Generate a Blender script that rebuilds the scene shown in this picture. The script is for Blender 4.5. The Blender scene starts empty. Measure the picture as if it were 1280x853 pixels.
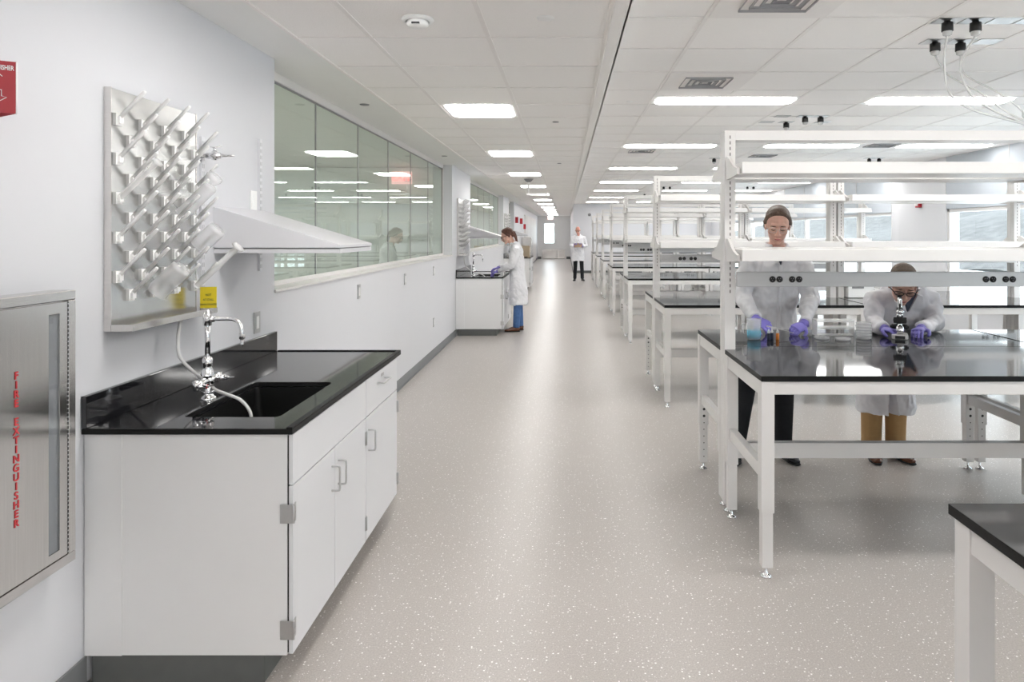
import bpy, bmesh, math, random
from mathutils import Vector, Matrix
random.seed(7)
C = bpy.context.scene
COL = C.collection
PI = math.pi

# ------------------------------------------------------------------ camera, world, exposure
EYE = 1.578
F = 858.0                                   # focal length in pixels of the 1280 wide frame
cam_d = bpy.data.cameras.new('camera'); cam = bpy.data.objects.new('camera', cam_d); COL.objects.link(cam)
cam.location = (0, 0, EYE); cam.rotation_euler = (PI/2, 0, 0)
cam_d.sensor_width = 36.0; cam_d.lens = F/1280*36.0
cam_d.shift_x = -(707-640)/1280; cam_d.shift_y = -(426.5-291)/1280
cam_d.clip_start = 0.05; cam_d.clip_end = 400
C.camera = cam

LAMP = 12.8                                  # radiance of the ceiling luminaires
vs = C.view_settings
vs.view_transform = 'Standard'; vs.look = 'None'; vs.gamma = 1.0; vs.use_curve_mapping = False
vs.exposure = 0.54
C.cycles.max_bounces = 20; C.cycles.diffuse_bounces = 14; C.cycles.glossy_bounces = 5
C.cycles.transmission_bounces = 8; C.cycles.transparent_max_bounces = 16
C.cycles.use_denoising = True
C.cycles.sample_clamp_indirect = 8.0
C.cycles.caustics_reflective = False; C.cycles.caustics_refractive = False

w = bpy.data.worlds.new('overcast_sky'); C.world = w; w.use_nodes = True
nt = w.node_tree; nt.nodes.clear()
wo = nt.nodes.new('ShaderNodeOutputWorld'); bg = nt.nodes.new('ShaderNodeBackground')
tc = nt.nodes.new('ShaderNodeTexCoord'); sx = nt.nodes.new('ShaderNodeSeparateXYZ'); rp = nt.nodes.new('ShaderNodeValToRGB')
nt.links.new(tc.outputs['Generated'], sx.inputs[0]); nt.links.new(sx.outputs['Z'], rp.inputs[0])
rp.color_ramp.elements[0].color = (0.92, 0.95, 1.0, 1); rp.color_ramp.elements[1].color = (0.84, 0.92, 1.0, 1)
nt.links.new(rp.outputs[0], bg.inputs[0]); bg.inputs[1].default_value = 4.2
nt.links.new(bg.outputs[0], wo.inputs[0])

# ------------------------------------------------------------------ materials
def mat(name, col, rough=0.5, metal=0.0, var=0.03, bump=0.0, scale=20.0, coat=0.0, spec=0.5, trans=0.0, ior=1.45, alpha=1.0, stretch=None, sss=0.0):
    m = bpy.data.materials.new(name); m.use_nodes = True
    n = m.node_tree.nodes; l = m.node_tree.links; b = n['Principled BSDF']
    b.inputs['Roughness'].default_value = rough; b.inputs['Metallic'].default_value = metal
    b.inputs['Specular IOR Level'].default_value = spec; b.inputs['IOR'].default_value = ior
    b.inputs['Coat Weight'].default_value = coat; b.inputs['Transmission Weight'].default_value = trans
    b.inputs['Alpha'].default_value = alpha
    if sss: b.inputs['Subsurface Weight'].default_value = sss; b.inputs['Subsurface Radius'].default_value = (.02,.008,.005)
    t = n.new('ShaderNodeTexCoord'); nz = n.new('ShaderNodeTexNoise'); nz.inputs['Scale'].default_value = scale
    nz.inputs['Detail'].default_value = 4
    src = t.outputs['Object']
    if stretch:
        mp = n.new('ShaderNodeMapping'); mp.inputs['Scale'].default_value = stretch; l.new(src, mp.inputs[0]); src = mp.outputs[0]
    l.new(src, nz.inputs['Vector'])
    r = n.new('ShaderNodeValToRGB')
    a = [max(0, c*(1-var)) for c in col]; z = [min(1, c*(1+var)) for c in col]
    r.color_ramp.elements[0].position = .3; r.color_ramp.elements[1].position = .7
    r.color_ramp.elements[0].color = (*a, 1); r.color_ramp.elements[1].color = (*z, 1)
    l.new(nz.outputs['Fac'], r.inputs[0]); l.new(r.outputs[0], b.inputs['Base Color'])
    if bump:
        bp = n.new('ShaderNodeBump'); bp.inputs['Strength'].default_value = bump; bp.inputs['Distance'].default_value = 0.01
        l.new(nz.outputs['Fac'], bp.inputs['Height']); l.new(bp.outputs[0], b.inputs['Normal'])
    return m

def emis(name, col, strength):
    m = bpy.data.materials.new(name); m.use_nodes = True
    b = m.node_tree.nodes['Principled BSDF']
    b.inputs['Base Color'].default_value = (.9, .9, .88, 1)
    b.inputs['Emission Color'].default_value = (*col, 1); b.inputs['Emission Strength'].default_value = strength
    return m

M = {}
M['wall'] = mat('painted_wall', (.685, .69, .715), .45, var=.006, scale=2, spec=.3)
M['wall_warm'] = mat('wall_warm_light', (.80, .79, .77), .5, var=.01, scale=2, spec=.3)  # warm light at the corridor end is put into this colour
M['wall_green'] = mat('painted_wall_green', (.79, .81, .79), .6, var=.02, scale=2, spec=.2)
M['soffit'] = mat('gypsum_soffit', (.86, .865, .85), .6, var=.008, scale=3, spec=.2)
M['tile'] = mat('acoustic_tile', (.955, .935, .915), .9, var=.012, bump=.15, scale=180, spec=.1)
M['tbar'] = mat('ceiling_tbar', (.89, .865, .845), .6, var=.01)
M['white'] = mat('powder_coat_white', (.72, .705, .69), .35, var=.01, scale=6)
M['cab'] = mat('white_laminate', (.72, .725, .745), .32, var=.006, scale=4)
M['cabside'] = mat('white_laminate_side', (.80, .80, .80), .4, var=.006, scale=4)
M['shelfwhite'] = mat('white_steel_shelf', (.74, .74, .765), .35, var=.006, scale=4)
M['plastic'] = mat('white_plastic', (.92, .92, .91), .35, var=.01)
M['raceway'] = mat('grey_aluminium_raceway', (.55, .55, .55), .4, .2, var=.03, scale=3, stretch=(.2, 8, 8))
M['black'] = mat('black_epoxy_resin', (.012, .012, .014), .055, var=.1, scale=60, spec=.9)
M['blackedge'] = mat('black_epoxy_honed', (.012, .012, .012), .4, var=.1, scale=60, spec=.15)
M['sinkblack'] = mat('black_epoxy_basin', (.008, .008, .008), .35, var=.1, scale=60)
M['rubber'] = mat('black_rubber', (.02, .02, .02), .5, var=.1)
M['steel'] = mat('brushed_stainless', (.72, .70, .68), .22, 1.0, var=.06, bump=.03, scale=5, stretch=(4, 4, 120))
M['steelrack'] = mat('brushed_stainless_rack', (.62, .62, .61), .24, 1.0, var=.07, scale=4, stretch=(3, 3, .8))
M['door_steel'] = mat('brushed_stainless_door', (.72, .70, .68), .20, 1.0, var=.05, scale=4, stretch=(90, 90, 1.2))
M['nickel'] = mat('satin_nickel', (.55, .55, .55), .32, 1.0, var=.03)
M['chrome'] = mat('polished_chrome', (.80, .80, .81), .07, 1.0, var=.02)
M['base'] = mat('rubber_base_grey', (.20, .205, .21), .5, var=.03)
M['basedark'] = mat('toe_kick_grey', (.12, .125, .12), .55, var=.04)
M['dark'] = mat('dark_recess', (.03, .03, .03), .7, var=.1)
M['grey'] = mat('mid_grey_plastic', (.30, .30, .31), .5, var=.03)
M['lamp'] = emis('luminaire_diffuser', (1.0, .982, .96), LAMP)
M['red'] = mat('sign_red', (.42, .018, .03), .35, var=.04)
M['redtext'] = mat('red_lettering', (.60, .04, .05), .5, var=.05)
M['whitetext'] = mat('white_lettering', (.9, .88, .88), .5, var=.01)
M['yellow'] = mat('yellow_card', (.86, .68, .03), .5, var=.03)
M['ink'] = mat('dark_ink', (.12, .10, .03), .6, var=.1)
M['exitred'] = emis('exit_red', (1.0, .10, .10), 1.6)
M['exitwhite'] = emis('exit_face', (1.0, .45, .45), .7)
M['knobred'] = mat('red_index', (.5, .02, .03), .3)
M['coat'] = mat('lab_coat_cotton', (.82, .82, .845), .85, var=.02, bump=.35, scale=9, spec=.1)
M['coat2'] = mat('lab_coat_lavender_white', (.78, .775, .81), .85, var=.03, bump=.45, scale=8, spec=.1)
M['skin'] = mat('skin', (.70, .43, .34), .5, var=.06, scale=30, spec=.35, sss=.15)
M['skin2'] = mat('skin_ruddy', (.66, .34, .27), .45, var=.08, scale=30, spec=.4, sss=.15)
M['lips'] = mat('lips', (.50, .18, .17), .45, var=.05)
M['hairdark'] = mat('brown_hair', (.125, .08, .058), .5, var=.35, bump=.5, scale=60, stretch=(6, 1, 1))
M['hairgrey'] = mat('greying_brown_hair', (.17, .12, .085), .6, var=.4, bump=.5, scale=70, stretch=(6, 1, 1))
M['hairred'] = mat('auburn_hair', (.11, .045, .03), .5, var=.35, bump=.5, scale=60, stretch=(1, 1, .4))
M['glove'] = mat('purple_nitrile', (.23, .20, .62), .35, var=.06, scale=40, spec=.5)
M['blackcloth'] = mat('black_trousers', (.012, .013, .016), .9, var=.2, bump=.3, scale=9)
M['navy'] = mat('dark_shirt', (.06, .07, .10), .8, var=.1)
M['tan'] = mat('tan_chinos', (.42, .26, .115), .85, var=.06, bump=.4, scale=8)
M['jeans'] = mat('blue_jeans', (.07, .15, .33), .85, var=.15, bump=.3, scale=20)
M['brownleather'] = mat('brown_leather', (.13, .05, .028), .25, var=.2, scale=30)
M['blackleather'] = mat('black_leather', (.015, .015, .018), .25, var=.2)
M['clipboard'] = mat('brown_hardboard', (.28, .19, .13), .6, var=.08)
M['frost'] = mat('frosted_plastic', (.90, .90, .89), .3, var=.01, alpha=.52)
M['tube'] = mat('milky_tubing', (.78, .78, .77), .25, var=.02, alpha=.8)
M['liquid'] = mat('cyan_liquid', (.03, .62, .90), .1, var=.03, alpha=.95)
M['orange'] = mat('orange_cap', (.85, .26, .03), .4)
M['bluecap'] = mat('dark_blue_cap', (.012, .018, .05), .4)
M['card'] = mat('cardboard', (.50, .40, .29), .8, var=.05)
M['hill'] = mat('wooded_hill', (.105, .10, .098), .95, var=.3, bump=.6, scale=.5)
M['bounce_ground'] = mat('pale_ground', (.72, .73, .74), .95, var=.1, scale=.2)  # tone raised so the ground bounces daylight up to the ceiling
M['beige'] = mat('beige_panel', (.74, .72, .66), .6, var=.02)
M['upper'] = mat('daylight_tinted_panel', (.50, .54, .59), .4, var=.008, scale=2)  # white wall panels with the blue of daylight put into the colour

def glass_mat(name, tint, ior, rough=0.0):
    m = bpy.data.materials.new(name); m.use_nodes = True
    n = m.node_tree.nodes; l = m.node_tree.links; n.remove(n['Principled BSDF'])
    out = n['Material Output']; mx = n.new('ShaderNodeMixShader'); tr = n.new('ShaderNodeBsdfTransparent')
    gl = n.new('ShaderNodeBsdfGlossy'); fr = n.new('ShaderNodeFresnel')
    tr.inputs[0].default_value = (*tint, 1); gl.inputs['Color'].default_value = (.93, 1, .96, 1); gl.inputs['Roughness'].default_value = rough
    fr.inputs[0].default_value = ior
    ge = n.new('ShaderNodeNewGeometry'); iv = n.new('ShaderNodeMath'); iv.operation = 'SUBTRACT'; iv.inputs[0].default_value = 1
    mm = n.new('ShaderNodeMath'); mm.operation = 'MULTIPLY'; l.new(ge.outputs['Backfacing'], iv.inputs[1]); l.new(iv.outputs[0], mm.inputs[0]); l.new(fr.outputs[0], mm.inputs[1])
    l.new(mm.outputs[0], mx.inputs[0]); l.new(tr.outputs[0], mx.inputs[1]); l.new(gl.outputs[0], mx.inputs[2]); l.new(mx.outputs[0], out.inputs[0])
    return m
M['glass'] = glass_mat('green_tinted_glass', (.88, .925, .895), 2.0)
M['glasswin'] = glass_mat('window_glass', (.93, .97, .97), 1.35)
M['clear'] = glass_mat('clear_plastic', (.965, .965, .965), 1.75, .05)
M['milky'] = mat('milky_plastic', (.92, .92, .93), .2, var=.01, alpha=.31)
M['slot'] = mat('pale_slot', (.42, .42, .43), .6)
M['lens'] = glass_mat('safety_lens', (.93, .94, .95), 1.5)

def floor_mat():
    m = bpy.data.materials.new('speckled_vinyl'); m.use_nodes = True
    n = m.node_tree.nodes; l = m.node_tree.links; b = n['Principled BSDF']
    t = n.new('ShaderNodeTexCoord')
    base = n.new('ShaderNodeTexNoise'); base.inputs['Scale'].default_value = 1.3; base.inputs['Detail'].default_value = 3
    r0 = n.new('ShaderNodeValToRGB'); r0.color_ramp.elements[0].color = (.455, .42, .393, 1); r0.color_ramp.elements[1].color = (.485, .45, .423, 1)
    l.new(t.outputs['Object'], base.inputs['Vector']); l.new(base.outputs['Fac'], r0.inputs[0])
    fine = n.new('ShaderNodeTexNoise'); fine.inputs['Scale'].default_value = 160; fine.inputs['Detail'].default_value = 2
    l.new(t.outputs['Object'], fine.inputs['Vector'])
    r1 = n.new('ShaderNodeValToRGB'); r1.color_ramp.elements[0].position = .35; r1.color_ramp.elements[0].color = (.86, .86, .86, 1)
    r1.color_ramp.elements[1].position = .65; r1.color_ramp.elements[1].color = (1.06, 1.06, 1.06, 1)
    l.new(fine.outputs['Fac'], r1.inputs[0])
    mu = n.new('ShaderNodeMixRGB'); mu.blend_type = 'MULTIPLY'; mu.inputs[0].default_value = 1
    l.new(r0.outputs[0], mu.inputs[1]); l.new(r1.outputs[0], mu.inputs[2])
    prev = mu.outputs[0]
    for sc, th, col in ((45, .16, (.92, .90, .88, 1)), (90, .17, (.84, .82, .80, 1)), (75, .12, (.46, .44, .42, 1))):
        v = n.new('ShaderNodeTexVoronoi'); v.inputs['Scale'].default_value = sc; v.inputs['Randomness'].default_value = 1
        dn = n.new('ShaderNodeVectorMath'); dn.operation = 'ADD'; dn.inputs[1].default_value = (sc, sc*.3, 0)
        l.new(t.outputs['Object'], dn.inputs[0]); l.new(dn.outputs[0], v.inputs['Vector'])
        lt = n.new('ShaderNodeMath'); lt.operation = 'LESS_THAN'; lt.inputs[1].default_value = th
        l.new(v.outputs['Distance'], lt.inputs[0])
        sp = n.new('ShaderNodeSeparateXYZ'); l.new(v.outputs['Color'], sp.inputs[0])
        gt = n.new('ShaderNodeMath'); gt.operation = 'GREATER_THAN'; gt.inputs[1].default_value = .45
        l.new(sp.outputs[0], gt.inputs[0])
        an = n.new('ShaderNodeMath'); an.operation = 'MULTIPLY'; l.new(lt.outputs[0], an.inputs[0]); l.new(gt.outputs[0], an.inputs[1])
        mx = n.new('ShaderNodeMixRGB'); l.new(an.outputs[0], mx.inputs[0]); l.new(prev, mx.inputs[1]); mx.inputs[2].default_value = col
        prev = mx.outputs[0]
    l.new(prev, b.inputs['Base Color'])
    b.inputs['Roughness'].default_value = .32; b.inputs['Specular IOR Level'].default_value = .45
    return m
M['floor'] = floor_mat()

# ------------------------------------------------------------------ mesh helpers
def nb(): return bmesh.new()
def box(bm, x0, x1, y0, y1, z0, z1, mi=0):
    vs_ = [bm.verts.new(p) for p in ((x0,y0,z0),(x1,y0,z0),(x1,y1,z0),(x0,y1,z0),(x0,y0,z1),(x1,y0,z1),(x1,y1,z1),(x0,y1,z1))]
    for f in ((0,3,2,1),(4,5,6,7),(0,1,5,4),(1,2,6,5),(2,3,7,6),(3,0,4,7)):
        fc = bm.faces.new([vs_[i] for i in f]); fc.material_index = mi
    return bm
def prism(bm, poly, axis, a, b_, mi=0):
    """poly: 2-D outline; axis x -> (y,z), y -> (x,z), z -> (x,y); extruded from a to b_"""
    def P(u, v, t):
        return {'x': (t, u, v), 'y': (u, t, v), 'z': (u, v, t)}[axis]
    A = [bm.verts.new(P(u, v, a)) for u, v in poly]; B = [bm.verts.new(P(u, v, b_)) for u, v in poly]
    n = len(poly); fs = [bm.faces.new(A), bm.faces.new(B[::-1])]
    for i in range(n): fs.append(bm.faces.new((A[i], A[(i+1) % n], B[(i+1) % n], B[i])))
    for f in fs: f.material_index = mi
    bmesh.ops.recalc_face_normals(bm, faces=fs)
    return bm
def rrect(x0, x1, y0, y1, r, n=6):
    pts = []
    for cx, cy, a0 in ((x1-r, y1-r, 0), (x0+r, y1-r, 90), (x0+r, y0+r, 180), (x1-r, y0+r, 270)):
        for i in range(n+1):
            a = math.radians(a0+90*i/n); pts.append((cx+r*math.cos(a), cy+r*math.sin(a)))
    return pts
def frame_of(t):
    t = t.normalized(); u = Vector((0, 0, 1)) if abs(t.z) < .95 else Vector((0, 1, 0))
    a = t.cross(u).normalized(); return a, a.cross(t).normalized()
def tube(bm, pts, rad, n=12, mi=0, cap=True, side=None, notch=None):
    """sweep rings along pts; rad scalar, list of scalars or list of (a, b); side fixes the direction of the a radius"""
    pts = [Vector(p) for p in pts]; k = len(pts)
    if not isinstance(rad, (list, tuple)): rad = [rad]*k
    rings = []; prev = None
    for i, p in enumerate(pts):
        t = (pts[min(i+1, k-1)]-pts[max(i-1, 0)])
        if t.length < 1e-9: t = Vector((0, 0, 1))
        t.normalize()
        if side is not None:
            a = Vector(side); a = (a-t*a.dot(t)).normalized(); b = a.cross(t).normalized()
        elif prev is None: a, b = frame_of(t)
        else:
            a = (prev-t*prev.dot(t)).normalized(); b = a.cross(t).normalized()
        prev = a; r = rad[i]; ra, rb = r if isinstance(r, (list, tuple)) else (r, r)
        row = []
        for j in range(n):
            q = a*ra*math.cos(2*PI*j/n)+b*rb*math.sin(2*PI*j/n)
            if notch and notch[i] and q.y < 0 and abs(q.x+.012) < notch[i]: q = Vector((q.x, q.y*.30, q.z))
            row.append(bm.verts.new(p+q))
        rings.append(row)
    fs = []
    for i in range(k-1):
        for j in range(n):
            fs.append(bm.faces.new((rings[i][j], rings[i][(j+1) % n], rings[i+1][(j+1) % n], rings[i+1][j])))
    if cap: fs += [bm.faces.new(rings[0][::-1]), bm.faces.new(rings[-1])]
    for f in fs: f.material_index = mi; f.smooth = True
    bmesh.ops.recalc_face_normals(bm, faces=fs)
    return bm
def cyl(bm, a, b, r, n=16, mi=0): return tube(bm, [a, b], r, n, mi)
def ell(bm, c, r, rot=None, u=16, v=10, mi=0):
    mtx = Matrix.Translation(Vector(c)) @ (rot.to_4x4() if rot is not None else Matrix.Identity(4)) @ Matrix.Diagonal((r[0], r[1], r[2], 1))
    g = bmesh.ops.create_uvsphere(bm, u_segments=u, v_segments=v, radius=1, matrix=mtx)
    for f in {f for vv in g['verts'] for f in vv.link_faces}: f.material_index = mi; f.smooth = True
def lathe(bm, prof, c=(0, 0, 0), n=24, mi=0, d=(0, 0, 1)):
    """profile of (radius, height) spun about direction d through c"""
    d = Vector(d).normalized(); a, b = frame_of(d); c = Vector(c); rings = []
    for r, h in prof:
        rings.append([bm.verts.new(c+d*h+a*r*math.cos(2*PI*j/n)+b*r*math.sin(2*PI*j/n)) for j in range(n)])
    fs = []
    for i in range(len(prof)-1):
        for j in range(n): fs.append(bm.faces.new((rings[i][j], rings[i][(j+1) % n], rings[i+1][(j+1) % n], rings[i+1][j])))
    for f in fs: f.material_index = mi; f.smooth = True
    bmesh.ops.recalc_face_normals(bm, faces=fs)
    return bm
def smooth_path(pts, n=8):
    pts = [Vector(p) for p in pts]; out = []
    for i in range(len(pts)-1):
        p0 = pts[max(i-1, 0)]; p1 = pts[i]; p2 = pts[i+1]; p3 = pts[min(i+2, len(pts)-1)]
        for j in range(n):
            t = j/n
            out.append(.5*((2*p1)+(p2-p0)*t+(2*p0-5*p1+4*p2-p3)*t*t+(3*p1-p0-3*p2+p3)*t**3))
    out.append(pts[-1]); return out

def obj(name, bm, m, parent=None, bevel=0.0, remesh=0.0, smooth=0, loc=None, label=None):
    me = bpy.data.meshes.new(name); bm.to_mesh(me); bm.free()
    o = bpy.data.objects.new(name, me); COL.objects.link(o)
    for k in (m if isinstance(m, (list, tuple)) else [m]): me.materials.append(M[k])
    if parent: o.parent = parent
    if loc: o.location = loc
    if bevel:
        md = o.modifiers.new('edge', 'BEVEL'); md.width = bevel; md.segments = 2; md.limit_method = 'ANGLE'; md.angle_limit = math.radians(50)
    if remesh:
        md = o.modifiers.new('union', 'REMESH'); md.mode = 'VOXEL'; md.voxel_size = remesh; md.use_smooth_shade = True
        if smooth:
            s = o.modifiers.new('soften', 'SMOOTH'); s.iterations = smooth; s.factor = .5
    if label: o['label'] = label
    return o
def tag(o, label, cat, group=None):
    o['label'] = label; o['category'] = cat
    if group: o['group'] = group
    return o
def thing(name, label, cat, loc=(0, 0, 0), rz=0.0, group=None):
    o = bpy.data.objects.new(name, None); COL.objects.link(o); o.location = loc; o.rotation_euler = (0, 0, rz)
    o.empty_display_size = .1
    return tag(o, label, cat, group)
def struct(name, bm, m, parent=None, bevel=0.0):
    o = obj(name, bm, m, parent, bevel)
    if not parent: o['kind'] = 'structure'
    return o
def dup(root, loc, label, rz=None, group=None):
    def rec(o, par):
        c = o.copy(); COL.objects.link(c)
        if par: c.parent = par
        for ch in list(o.children): rec(ch, c)
        return c
    r = rec(root, None); r.location = loc
    if rz is not None: r.rotation_euler = (0, 0, rz)
    r['label'] = label
    if group: r['group'] = group
    return r
def text(name, body, size, m, loc, rot, parent=None, ext=.0006, align='CENTER', xs=1.0):
    cu = bpy.data.curves.new(name, 'FONT'); cu.body = body; cu.size = size; cu.extrude = ext; cu.align_x = align; cu.align_y = 'CENTER'
    cu.offset = size*.022
    o = bpy.data.objects.new(name, cu); COL.objects.link(o); o.location = loc; o.rotation_euler = rot; o.scale = (xs, 1, 1)
    bpy.context.view_layer.update()
    me = bpy.data.meshes.new_from_object(o.evaluated_get(bpy.context.evaluated_depsgraph_get()))
    q = bpy.data.objects.new(name, me); COL.objects.link(q); q.location = loc; q.rotation_euler = rot; q.scale = (xs, 1, 1)
    me.materials.clear(); me.materials.append(M[m])
    bpy.data.objects.remove(o); q.name = name
    if parent: q.parent = parent
    return q
ORD = ['first', 'second', 'third', 'fourth', 'fifth', 'sixth', 'seventh', 'eighth', 'ninth', 'tenth', 'eleventh', 'twelfth', 'thirteenth', 'fourteenth', 'fifteenth']

# ------------------------------------------------------------------ the room shell
WX = -1.68; GX = -1.826                     # corridor wall face and glass plane
ZL = EYE+1.003; ZR = EYE+1.13               # corridor ceiling and lab ceiling
STEP = .28; RX = 5.68; Y0 = -9.5; YF = 26.8; YE = 41.0
WIN = [(3.96, 10.15), (12.1, 18.5), (20.3, 22.3)]   # glazed openings in the corridor wall
SILL = 1.245

bm = nb(); box(bm, -6.2, RX+.3, Y0-.3, YE+.3, -.12, 0); struct('floor', bm, 'floor')

# corridor wall with glazed openings that run up to the soffit
bm = nb(); TH = .16
edges = [Y0]+[e for w_ in WIN for e in w_]+[YE]
for i in range(0, len(edges), 2): box(bm, WX-TH, WX, edges[i], edges[i+1], 0, ZL)
for a, b in WIN: box(bm, WX-TH, WX, a, b, 0, SILL)
struct('wall_left', bm, 'wall')
bm = nb(); box(bm, .30, .42, YF+.12, YE, 0, ZR); box(bm, .30, RX, YF, YF+.12, 0, ZR); struct('wall_back', bm, 'wall')
bm = nb(); box(bm, WX-TH, -1.26, YE, YE+.15, 0, ZR); box(bm, -.68, .42, YE, YE+.15, 0, ZR); box(bm, -1.26, -.68, YE, YE+.15, 0, .96); box(bm, -1.26, -.68, YE, YE+.15, 2.12, ZR); struct('wall_end', bm, 'wall_warm')
bm = nb(); box(bm, -6.2, RX+.3, Y0-.15, Y0, 0, ZR+.2); struct('wall_front', bm, 'wall')
# outer wall with windows
OW = [(-8.6, -4.8), (-3.2, 2.6), (4.4, 10.25), (11.95, 17.8), (19.6, 25.4)]
bm = nb(); WB, WT = .55, 1.93
e = [Y0]+[v for o_ in OW for v in o_]+[YF+.12]
for i in range(0, len(e), 2): box(bm, RX, RX+.2, e[i], e[i+1], 0, ZR)
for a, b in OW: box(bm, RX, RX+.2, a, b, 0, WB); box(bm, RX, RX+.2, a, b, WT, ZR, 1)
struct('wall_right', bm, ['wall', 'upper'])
for i, (a, b) in enumerate(OW):
    n = 4; st = (b-a)/n; fr = nb(); gl = nb()
    for k in range(n+1):
        y = a+k*st; y = min(max(y, a+.03), b-.03); box(fr, RX+.02, RX+.12, y-.03, y+.03, WB, WT)
    box(fr, RX+.02, RX+.12, a, b, WB, WB+.05); box(fr, RX+.02, RX+.12, a, b, WT-.05, WT)
    box(fr, RX-.03, RX+.02, a-.02, b+.02, WB-.03, WB)
    for k in range(n+1): box(fr, RX-.008, RX-.0005, a+k*st-.006 if k else a, a+k*st+.006 if k < n else b, WT, ZR)
    o = struct('window_%d' % (i+4), fr, 'white', bevel=.004)
    box(gl, RX+.06, RX+.068, a+.03, b-.03, WB+.05, WT-.05); obj('window_glass', gl, 'glasswin', o)
    # the daylight portal that guides sampling through the opening
    ld = bpy.data.lights.new('daylight', 'AREA'); ld.shape = 'RECTANGLE'; ld.size = b-a; ld.size_y = WT-WB; ld.cycles.is_portal = True
    lo = bpy.data.objects.new('daylight', ld); COL.objects.link(lo); lo.location = (RX+.3, (a+b)/2, (WT+WB)/2); lo.rotation_euler = (PI/2, 0, PI/2)

# glazing of the corridor wall
for i, (a, b) in enumerate(WIN):
    fr = nb(); fw = .03
    zt = ZL-.055
    box(fr, WX-TH, GX+.02, a, b, zt, ZL); box(fr, WX-TH, GX+.02, a, b, SILL, SILL+.03)
    box(fr, WX-TH, GX+.02, a, a+fw, SILL, ZL); box(fr, WX-TH, GX+.02, b-fw, b, SILL, ZL)
    box(fr, GX+.02, WX+.012, a-.005, b+.005, SILL-.012, SILL+.004)
    o = struct('window_%d' % (i+1), fr, 'white', bevel=.003)
    n = max(1, round((b-a)/1.03)); st = (b-a-2*fw)/n
    for k in range(n):
        g = nb(); y = a+fw+k*st; box(g, GX-.004, GX+.004, y+.004, y+st-.004, SILL+.03, zt); obj('glass_pane', g, 'glass', o)
    g = nb()
    box(g, GX-.006, GX+.010, a+fw, b-fw, zt-.010, zt-.0005); box(g, GX-.006, GX+.010, b-fw-.008, b-fw-.0005, SILL+.03, zt-.01)
    for k in range(1, n): y = a+fw+k*st; box(g, GX-.005, GX+.005, y-.004, y+.004, SILL+.03, zt)
    if n > 1: obj('glass_joint', g, 'grey', o)

# rooms behind the glazing
bm = nb(); box(bm, -5.6, -5.5, 0, 32, 0, ZL+.3); box(bm, -5.6, WX-TH, 0, .1, 0, ZL+.3); box(bm, -5.6, WX-TH, 31.9, 32, 0, ZL+.3)
struct('wall_far_left', bm, 'wall_green')
bm = nb(); box(bm, -5.5, WX-TH-.02, 11.1, 11.2, 0, ZL+.05); box(bm, -5.5, WX-TH-.02, 19.4, 19.5, 0, ZL+.05); struct('wall_partition', bm, 'wall_green')
bm = nb(); box(bm, -5.6, WX-TH, 0, 32, ZL+.06, ZL+.16); struct('ceiling_left', bm, 'soffit')
bm = nb()
for k in range(14): box(bm, -5.49, -5.2, 12.2+k*.5, 12.68+k*.5, 0, 2.2)
tag(obj('tall_cabinet_bank', bm, 'beige', bevel=.004), 'pale beige tall cupboards in the room behind the second glazed opening', 'cabinet')

# ceilings with their exposed grids
def ceiling(name, x0, x1, y0, y1, z, bars_x, phase):
    bm = nb(); box(bm, x0, x1, y0, y1, z, z+.05); o = struct(name, bm, 'tile')
    g = nb()
    for x in bars_x: box(g, x-.012, x+.012, y0, y1, z-.004, z-.0005)
    y = phase
    while y > y0: y -= .61
    y += .61
    while y < y1: box(g, x0, x1, y-.007, y+.007, z-.0035, z-.0004); y += .61
    obj('ceiling_grid', g, 'tbar', o); return o
ceiling('ceiling', -1.38, STEP, Y0, YE, ZL, [-1.0, -.395, .205], 3.52)
ceiling('ceiling_lab', STEP, RX+.2, Y0, YF+.1, ZR, [.737+.61*k for k in range(8)], 4.206)
bm = nb(); box(bm, WX-TH, -1.38, Y0, YE, ZL, ZL+.05); struct('ceiling_soffit', bm, 'soffit')
bm = nb(); box(bm, -1.392, -1.372, Y0, YE, ZL-.008, ZL-.0005); struct('trim_1', bm, 'tbar')
bm = nb(); box(bm, .213, .285, Y0, YE, ZL-.012, ZL-.0005); box(bm, .277, .292, Y0, YF, ZL-.012, ZR); struct('trim_2', bm, 'tile')
bm = nb(); box(bm, -6.3, RX+.4, Y0-.3, YE+.3, ZR+.35, ZR+.45); struct('roof_slab', bm, 'soffit')

# rubber wall base
bm = nb(); SK = [(2.40, 3.87)]; 
segs = [(Y0, 2.40), (3.87, 10.45), (11.98, 18.55), (20.08, YE)]
for a, b in segs: box(bm, WX, WX+.008, a, b, 0, .10); box(bm, WX+.008, WX+.02, a, b, 0, .012)
struct('baseboard_left', bm, 'base', bevel=.003)
bm = nb(); box(bm, .30, RX, YF-.01, YF, 0, .10); box(bm, .29, .30, YF-.01, YE, 0, .1); struct('baseboard_back', bm, 'basedark')
bm = nb(); box(bm, WX+.02, -1.42, YE-.012, YE, 0, .15); box(bm, .02, .29, YE-.012, YE, 0, .15); struct('baseboard_end', bm, 'basedark')
bm = nb(); box(bm, RX-.01, RX, Y0, YF, 0, .1); struct('baseboard_right', bm, 'basedark')

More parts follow.
